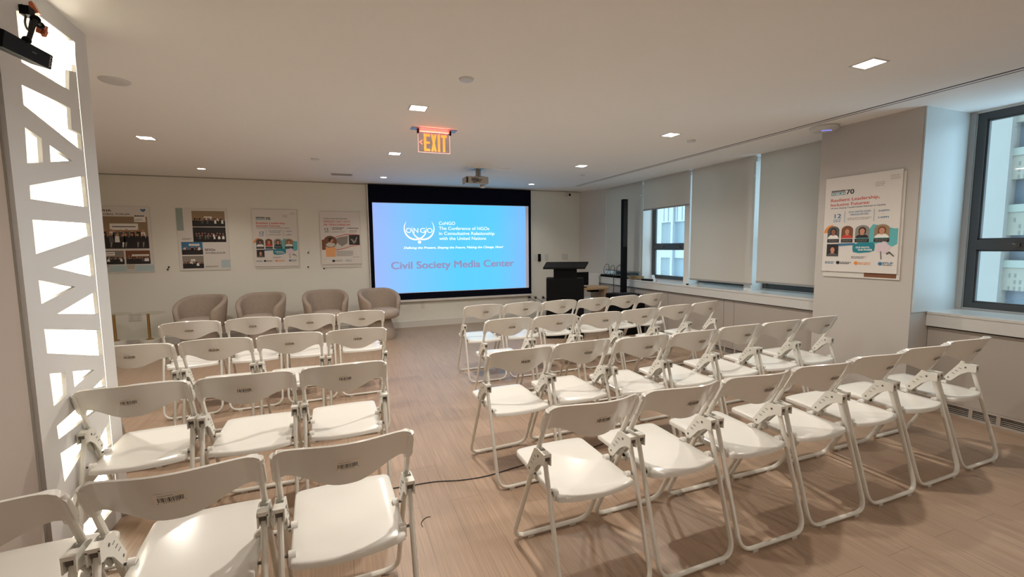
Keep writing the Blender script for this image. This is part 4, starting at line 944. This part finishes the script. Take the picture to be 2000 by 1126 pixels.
def leadership(label, x, y, z, rz, W, H, big):
    p = Poster(label, x, y, z, rz, W, H)
    p.rect('logo_block', 0.09, 0.135, 0.29, 0.155, 'mid'); p.text('logo_text', 'NGO CSW', 0.095, 0.153, 0.285, 0.016, 'navy', 0.02)
    p.rect('logo_block', 0.09, 0.160, 0.29, 0.188, 'teal'); p.text('logo_text', 'FORUM', 0.10, 0.185, 0.28, 0.021, 'white', 0.03); p.text('logo_number', '70', 0.305, 0.185, 0.405, 0.048, 'dark', 0.04)
    p.text('title_text', 'Resilient Leadership,', 0.09, 0.255, 0.74, 0.033, 'red', 0.018); p.text('title_text', 'Inclusive Futures:', 0.09, 0.303, 0.62, 0.033, 'red', 0.018)
    p.text('subtitle_text', 'Women Shaping Transformative Pathways to Equality', 0.09, 0.330, 0.82, 0.014, 'navy', 0.02)
    p.text('date_text', '12', 0.155, 0.430, 0.245, 0.046, 'blue', 0.02); p.lines('date_detail', 0.14, 0.445, 0.25, 2, 0.016, 'blue', 0.007)
    p.rect('divider', 0.296, 0.36, 0.301, 0.48, 'blue'); p.rect('divider', 0.683, 0.36, 0.688, 0.48, 'blue')
    p.text('venue_text', 'STUF UNITED FUND', 0.35, 0.383, 0.64, 0.018, 'blue', 0.015); p.text('venue_text', 'HEADQUARTERS', 0.375, 0.410, 0.615, 0.018, 'blue', 0.015); p.lines('venue_detail', 0.34, 0.435, 0.65, 2, 0.014, 'mid', 0.006, seed=8)
    p.text('time_text', '3:00PM', 0.735, 0.390, 0.865, 0.018, 'blue', 0.015); p.text('time_text', '-', 0.79, 0.418, 0.805, 0.02, 'blue'); p.text('time_text', '5:00PM', 0.735, 0.455, 0.865, 0.018, 'blue', 0.015)
    p.poly('orange_arc', [(0.14 + 0.13 * -math.cos(PI / 2 * i / 8), 0.585 - 0.085 * math.sin(PI / 2 * i / 8)) for i in range(9)] + [(0.14, 0.535), (0.10, 0.545), (0.065, 0.585)], 'orange')
    p.poly('teal_wash', [(0.68, 0.51), (0.80, 0.53), (0.94, 0.56), (0.985, 0.56), (0.985, 0.71), (0.93, 0.735), (0.85, 0.71), (0.50, 0.70), (0.44, 0.66), (0.60, 0.60)], 'teal2')
    xs = [(0.065, 0.235), (0.265, 0.425), (0.455, 0.640), (0.70, 0.890)]
    pr = [('grey', 'hair', 'skin2', 'white'), ('brown', 'hair2', 'skin', 'red'), ('mid', 'hair', 'skin', 'dark'), ('tan', 'hair2', 'skin', 'white')]
    for (a, c), q in zip(xs, pr):
        p.portrait(a, 0.515, c, 0.645, *q); p.rect('name_bar', a, 0.652, c, 0.690, 'dark'); p.lines('name_text', a + 0.02, 0.662, c - 0.02, 2, 0.013, 'mid', 0.005, seed=int(a * 100))
    p.portrait(0.065, 0.705, 0.235, 0.838, 'dark', 'hair', 'skin', 'grey', False)
    p.poly('blue_stroke', [(0.225, 0.70), (0.46, 0.695), (0.47, 0.715), (0.24, 0.728)], 'blue')
    p.poly('paint_stroke', [(0.43, 0.72), (0.50, 0.695), (0.70, 0.690), (0.72, 0.72), (0.715, 0.775), (0.66, 0.79), (0.52, 0.80), (0.44, 0.79), (0.43, 0.76)], 'teal')
    p.text('slogan_text', 'OUR RIGHTS,', 0.475, 0.750, 0.655, 0.017, 'white', 0.03); p.text('slogan_text', 'OUR POWER', 0.505, 0.775, 0.69, 0.017, 'white', 0.03)
    for k in range(5):
        a = 2 * PI * k / 5; cx, cz = 0.815 + 0.048 * math.cos(a), 0.742 + 0.030 * math.sin(a)
        p.poly('flower_petal', [(cx + 0.045 * math.cos(q), cz + 0.030 * math.sin(q)) for q in [2 * PI * i / 12 for i in range(12)]], 'lilac')
    p.poly('flower_stem', [(0.79, 0.78), (0.80, 0.78), (0.812, 0.86), (0.800, 0.86)], 'grey'); p.poly('flower_stem', [(0.86, 0.80), (0.90, 0.78), (0.96, 0.825), (0.955, 0.835), (0.90, 0.80), (0.87, 0.815)], 'grey')
    p.lines('sketch_flower', 0.68, 0.10, 0.80, 3, 0.016, 'mid', 0.004, seed=12); p.lines('sketch_flower', 0.86, 0.05, 0.97, 3, 0.016, 'mid', 0.004, seed=13)
    p.lines('caption_text', 0.42, 0.835, 0.62, 2, 0.014, 'grey', 0.005, seed=15)
    for i, (a, c, m_) in enumerate(((0.05, 0.185, 'blue'), (0.27, 0.42, 'dark'), (0.52, 0.68, 'orange'), (0.83, 0.95, 'blue'))):
        if i: p.poly('logo_mark', [(a - 0.032 + 0.026 * math.cos(q), 0.903 + 0.018 * math.sin(q)) for q in [2 * PI * k / 14 for k in range(14)]], m_)
        if i == 3: p.text('logo_text', 'STUF', a, 0.905, c, 0.018, m_, 0.03); p.lines('logo_line', a, 0.913, c, 1, 0.014, 'grey', 0.006)
        else: p.lines('logo_line', a, 0.895, c, 2, 0.014, m_, 0.006, seed=20 + i)
    return p
def blank(label, x, y, z, rz, W, H):
    t = thing('poster_board', label, 'poster', (x, y, z), rz)
    bev(MB().box(0, -0.010, -H, W, 0, 0).build('foam_board', FOAM, t, smooth=False), 0.001)
    return t
# 3: leadership poster on the back wall, on an older board
blank('plain board edge showing behind the third poster from the left', -1.285, D - 0.0015, 2.112, 0, 0.655, 0.965)
leadership('poster with four arched portraits on the back wall, third from the left', -1.30, D - 0.0125, 2.105, 0, 0.655, 0.925, False)
# 4: fireside chat poster
blank('plain board edge showing below the poster nearest the screen', -0.280, D - 0.0015, 2.095, 0, 0.635, 0.962)
p = Poster('poster with a red wave and violin photo, nearest the screen', -0.295, D - 0.0125, 2.085, 0, 0.645, 0.895)
p.text('series_text', 'DISTINGUISHED SPEAKER SERIES', 0.10, 0.140, 0.68, 0.018, 'dark', 0.02); p.text('title_text', 'FIRESIDE CHAT WITH', 0.10, 0.207, 0.755, 0.045, 'red', 0.0); p.text('title_text', 'DR. YEOU-CHENG MA', 0.10, 0.262, 0.755, 0.034, 'red', 0.02)
p.text('date_text', '12', 0.115, 0.350, 0.205, 0.044, 'navy', 0.02); p.lines('date_detail', 0.11, 0.365, 0.215, 2, 0.018, 'dark', 0.008)
p.rect('divider', 0.25, 0.29, 0.254, 0.40, 'mid'); p.rect('divider', 0.645, 0.29, 0.649, 0.40, 'mid')
p.lines('venue_text', 0.30, 0.30, 0.60, 2, 0.025, 'dark', 0.012, seed=30); p.lines('venue_detail', 0.29, 0.37, 0.61, 2, 0.018, 'mid', 0.006, seed=31); p.lines('panel_text', 0.68, 0.303, 0.96, 1, 0.02, 'dark', 0.014, seed=32); p.lines('panel_detail', 0.72, 0.35, 0.92, 3, 0.018, 'grey', 0.006, seed=33)
up = [(0.03, 0.53), (0.15, 0.52), (0.30, 0.50), (0.45, 0.455), (0.60, 0.425), (0.75, 0.42), (0.90, 0.43), (0.985, 0.44)]
dn = [(0.985, 0.635), (0.88, 0.645), (0.75, 0.665), (0.60, 0.70), (0.45, 0.725), (0.30, 0.73), (0.15, 0.72), (0.03, 0.725)]
p.poly('red_wave', up + dn, 'red'); p.poly('violin_photo', [(x, z + 0.012) for x, z in up] + [(x, z - 0.012) for x, z in dn], 'light')
p.poly('photo_shade', [(0.30, 0.53), (0.50, 0.48), (0.68, 0.46), (0.66, 0.60), (0.52, 0.66), (0.42, 0.60)], 'mid')
p.poly('photo_shade', [(0.03, 0.54), (0.12, 0.535), (0.12, 0.715), (0.03, 0.715)], 'brown'); p.rect('dance_photo', 0.705, 0.44, 0.975, 0.63, 'dark')
p.poly('dancer', [(0.74, 0.52), (0.78, 0.51), (0.84, 0.56), (0.90, 0.47), (0.92, 0.48), (0.88, 0.58), (0.82, 0.61), (0.78, 0.56)], 'mid')
p.poly('portrait_photo', [(0.235 + 0.165 * math.cos(q), 0.57 + 0.115 * math.sin(q)) for q in [2 * PI * i / 28 for i in range(28)]], 'brown')
p.poly('portrait_face', [(0.26 + 0.055 * math.cos(q), 0.545 + 0.04 * math.sin(q)) for q in [2 * PI * i / 14 for i in range(14)]], 'skin'); p.poly('portrait_hair', [(0.20, 0.56), (0.19, 0.50), (0.25, 0.485), (0.31, 0.51), (0.27, 0.52), (0.225, 0.57)], 'hair')
p.poly('portrait_shirt', [(0.12, 0.62), (0.20, 0.58), (0.34, 0.60), (0.36, 0.63), (0.28, 0.67), (0.16, 0.66)], 'light')
p.rect('orange_panel', 0.115, 0.675, 0.36, 0.855, 'peach'); p.lines('body_text', 0.38, 0.745, 0.80, 7, 0.0155, 'grey', 0.006, seed=35); p.lines('caption_text', 0.78, 0.862, 0.96, 1, 0.02, 'grey', 0.006)
p.poly('logo_mark', [(0.30 + 0.04 * math.cos(q), 0.935 + 0.022 * math.sin(q)) for q in [2 * PI * k / 14 for k in range(14)]], 'dark'); p.lines('logo_line', 0.36, 0.92, 0.52, 2, 0.018, 'grey', 0.006); p.lines('logo_line', 0.60, 0.92, 0.76, 2, 0.018, 'blue', 0.006); p.rect('divider', 0.05, 0.897, 0.15, 0.899, 'mid')
# pillar posters
b_ = blank('poster board showing along the bottom and right edge behind the pillar poster', 4.5485, 3.095, 2.070, -PI / 2, 0.665, 0.935)
MB().flat([(0.38, -0.922), (0.64, -0.922), (0.64, -0.880), (0.38, -0.880)], -0.0108).build('photo_strip', pc['brown'], b_, smooth=False, fix=False)
leadership('large poster with four arched portraits on the pillar at right', 4.5375, 3.103, 2.092, -PI / 2, 0.655, 0.905, True)

# ================================================================== OUTSIDE
pale = mat('pale_stone_facade', (0.22, 0.21, 0.19), 0.8, noise=0.05, nscale=2)
bluep = mat('blue_glass_facade', (0.10, 0.125, 0.15), 0.3, noise=0.1, nscale=1)
cream = mat('cream_facade', (0.21, 0.20, 0.165), 0.8, noise=0.05, nscale=3)
whitep = mat('white_metal_panels', (0.30, 0.31, 0.31), 0.5, noise=0.04, nscale=2)
bluem = mat('blue_grey_panels', (0.17, 0.20, 0.21), 0.5, noise=0.04, nscale=2)
o1 = thing('office_building', 'pale stone office building seen through the right window', 'building', (13.5, 5.36, -12))
MB().box(0, 0, 0, 5, 6.2, 26).build('stone_wing', pale, o1, smooth=False)
MB().box(0.35, -7.0, 0, 5, 0, 26).build('glass_wing', bluep, o1, smooth=False)
b = MB(); b2 = MB(); b3 = MB(); r = random.Random(2)
for fl in range(-3, 6):
    zt = 15.30 + 1.2 * fl
    b.box(0.15, -7, zt - 0.5, 0.35, 0, zt); b2.box(0.12, -7, zt, 0.35, 0, zt + 0.16)
    for k in range(26):
        for row in range(3):
            if r.random() < 0.85:
                y = -0.10 - k * 0.085; z = zt - 0.13 - row * 0.14
                b3.box(0.145, y - 0.03, z - 0.085, 0.15, y, z)
b.build('floor_band', cream, o1, smooth=False)
b2.build('light_ledge', mat('pale_green_ledge', (0.20, 0.22, 0.19), 0.6, noise=0.03), o1, smooth=False)
b3.build('small_windows', mat('grey_openings', (0.12, 0.12, 0.11), 0.7), o1, smooth=False)
b = MB()
for fl in range(7): b.box(-0.03, 0.62, 8.6 + fl * 1.35, 0.0, 0.86, 9.2 + fl * 1.35)
b.build('wing_window', bluem, o1, smooth=False)
o2 = thing('panelled_building', 'white and blue panelled building seen through the uncovered window', 'building', (12.0, 14.0, -12))
MB().box(0, -1.9, 0, 6, 7.5, 25).build('blue_wall', bluem, o2, smooth=False)
MB().box(-0.10, -1.9, 14.34, 0.0, 7.5, 25).build('white_cladding', whitep, o2, smooth=False)
MB().box(-0.10, -1.9, 12.98, 0.0, 7.5, 13.45).box(-0.10, -1.9, 0, 0.0, 7.5, 12.22).build('lower_cladding', whitep, o2, smooth=False)
b = MB()
for k in range(37): b.box(-0.115, -1.85 + k * 0.25, 14.38, -0.10, -1.83 + k * 0.25, 24)
b.build('cladding_joints', bluem, o2, smooth=False)
b = MB()
for k in range(9): b.box(-0.20, -1.15 - 0.03 + k * 0.97, 0, -0.12, -1.07 + k * 0.97, 24)
b.build('white_posts', whitep, o2, smooth=False)
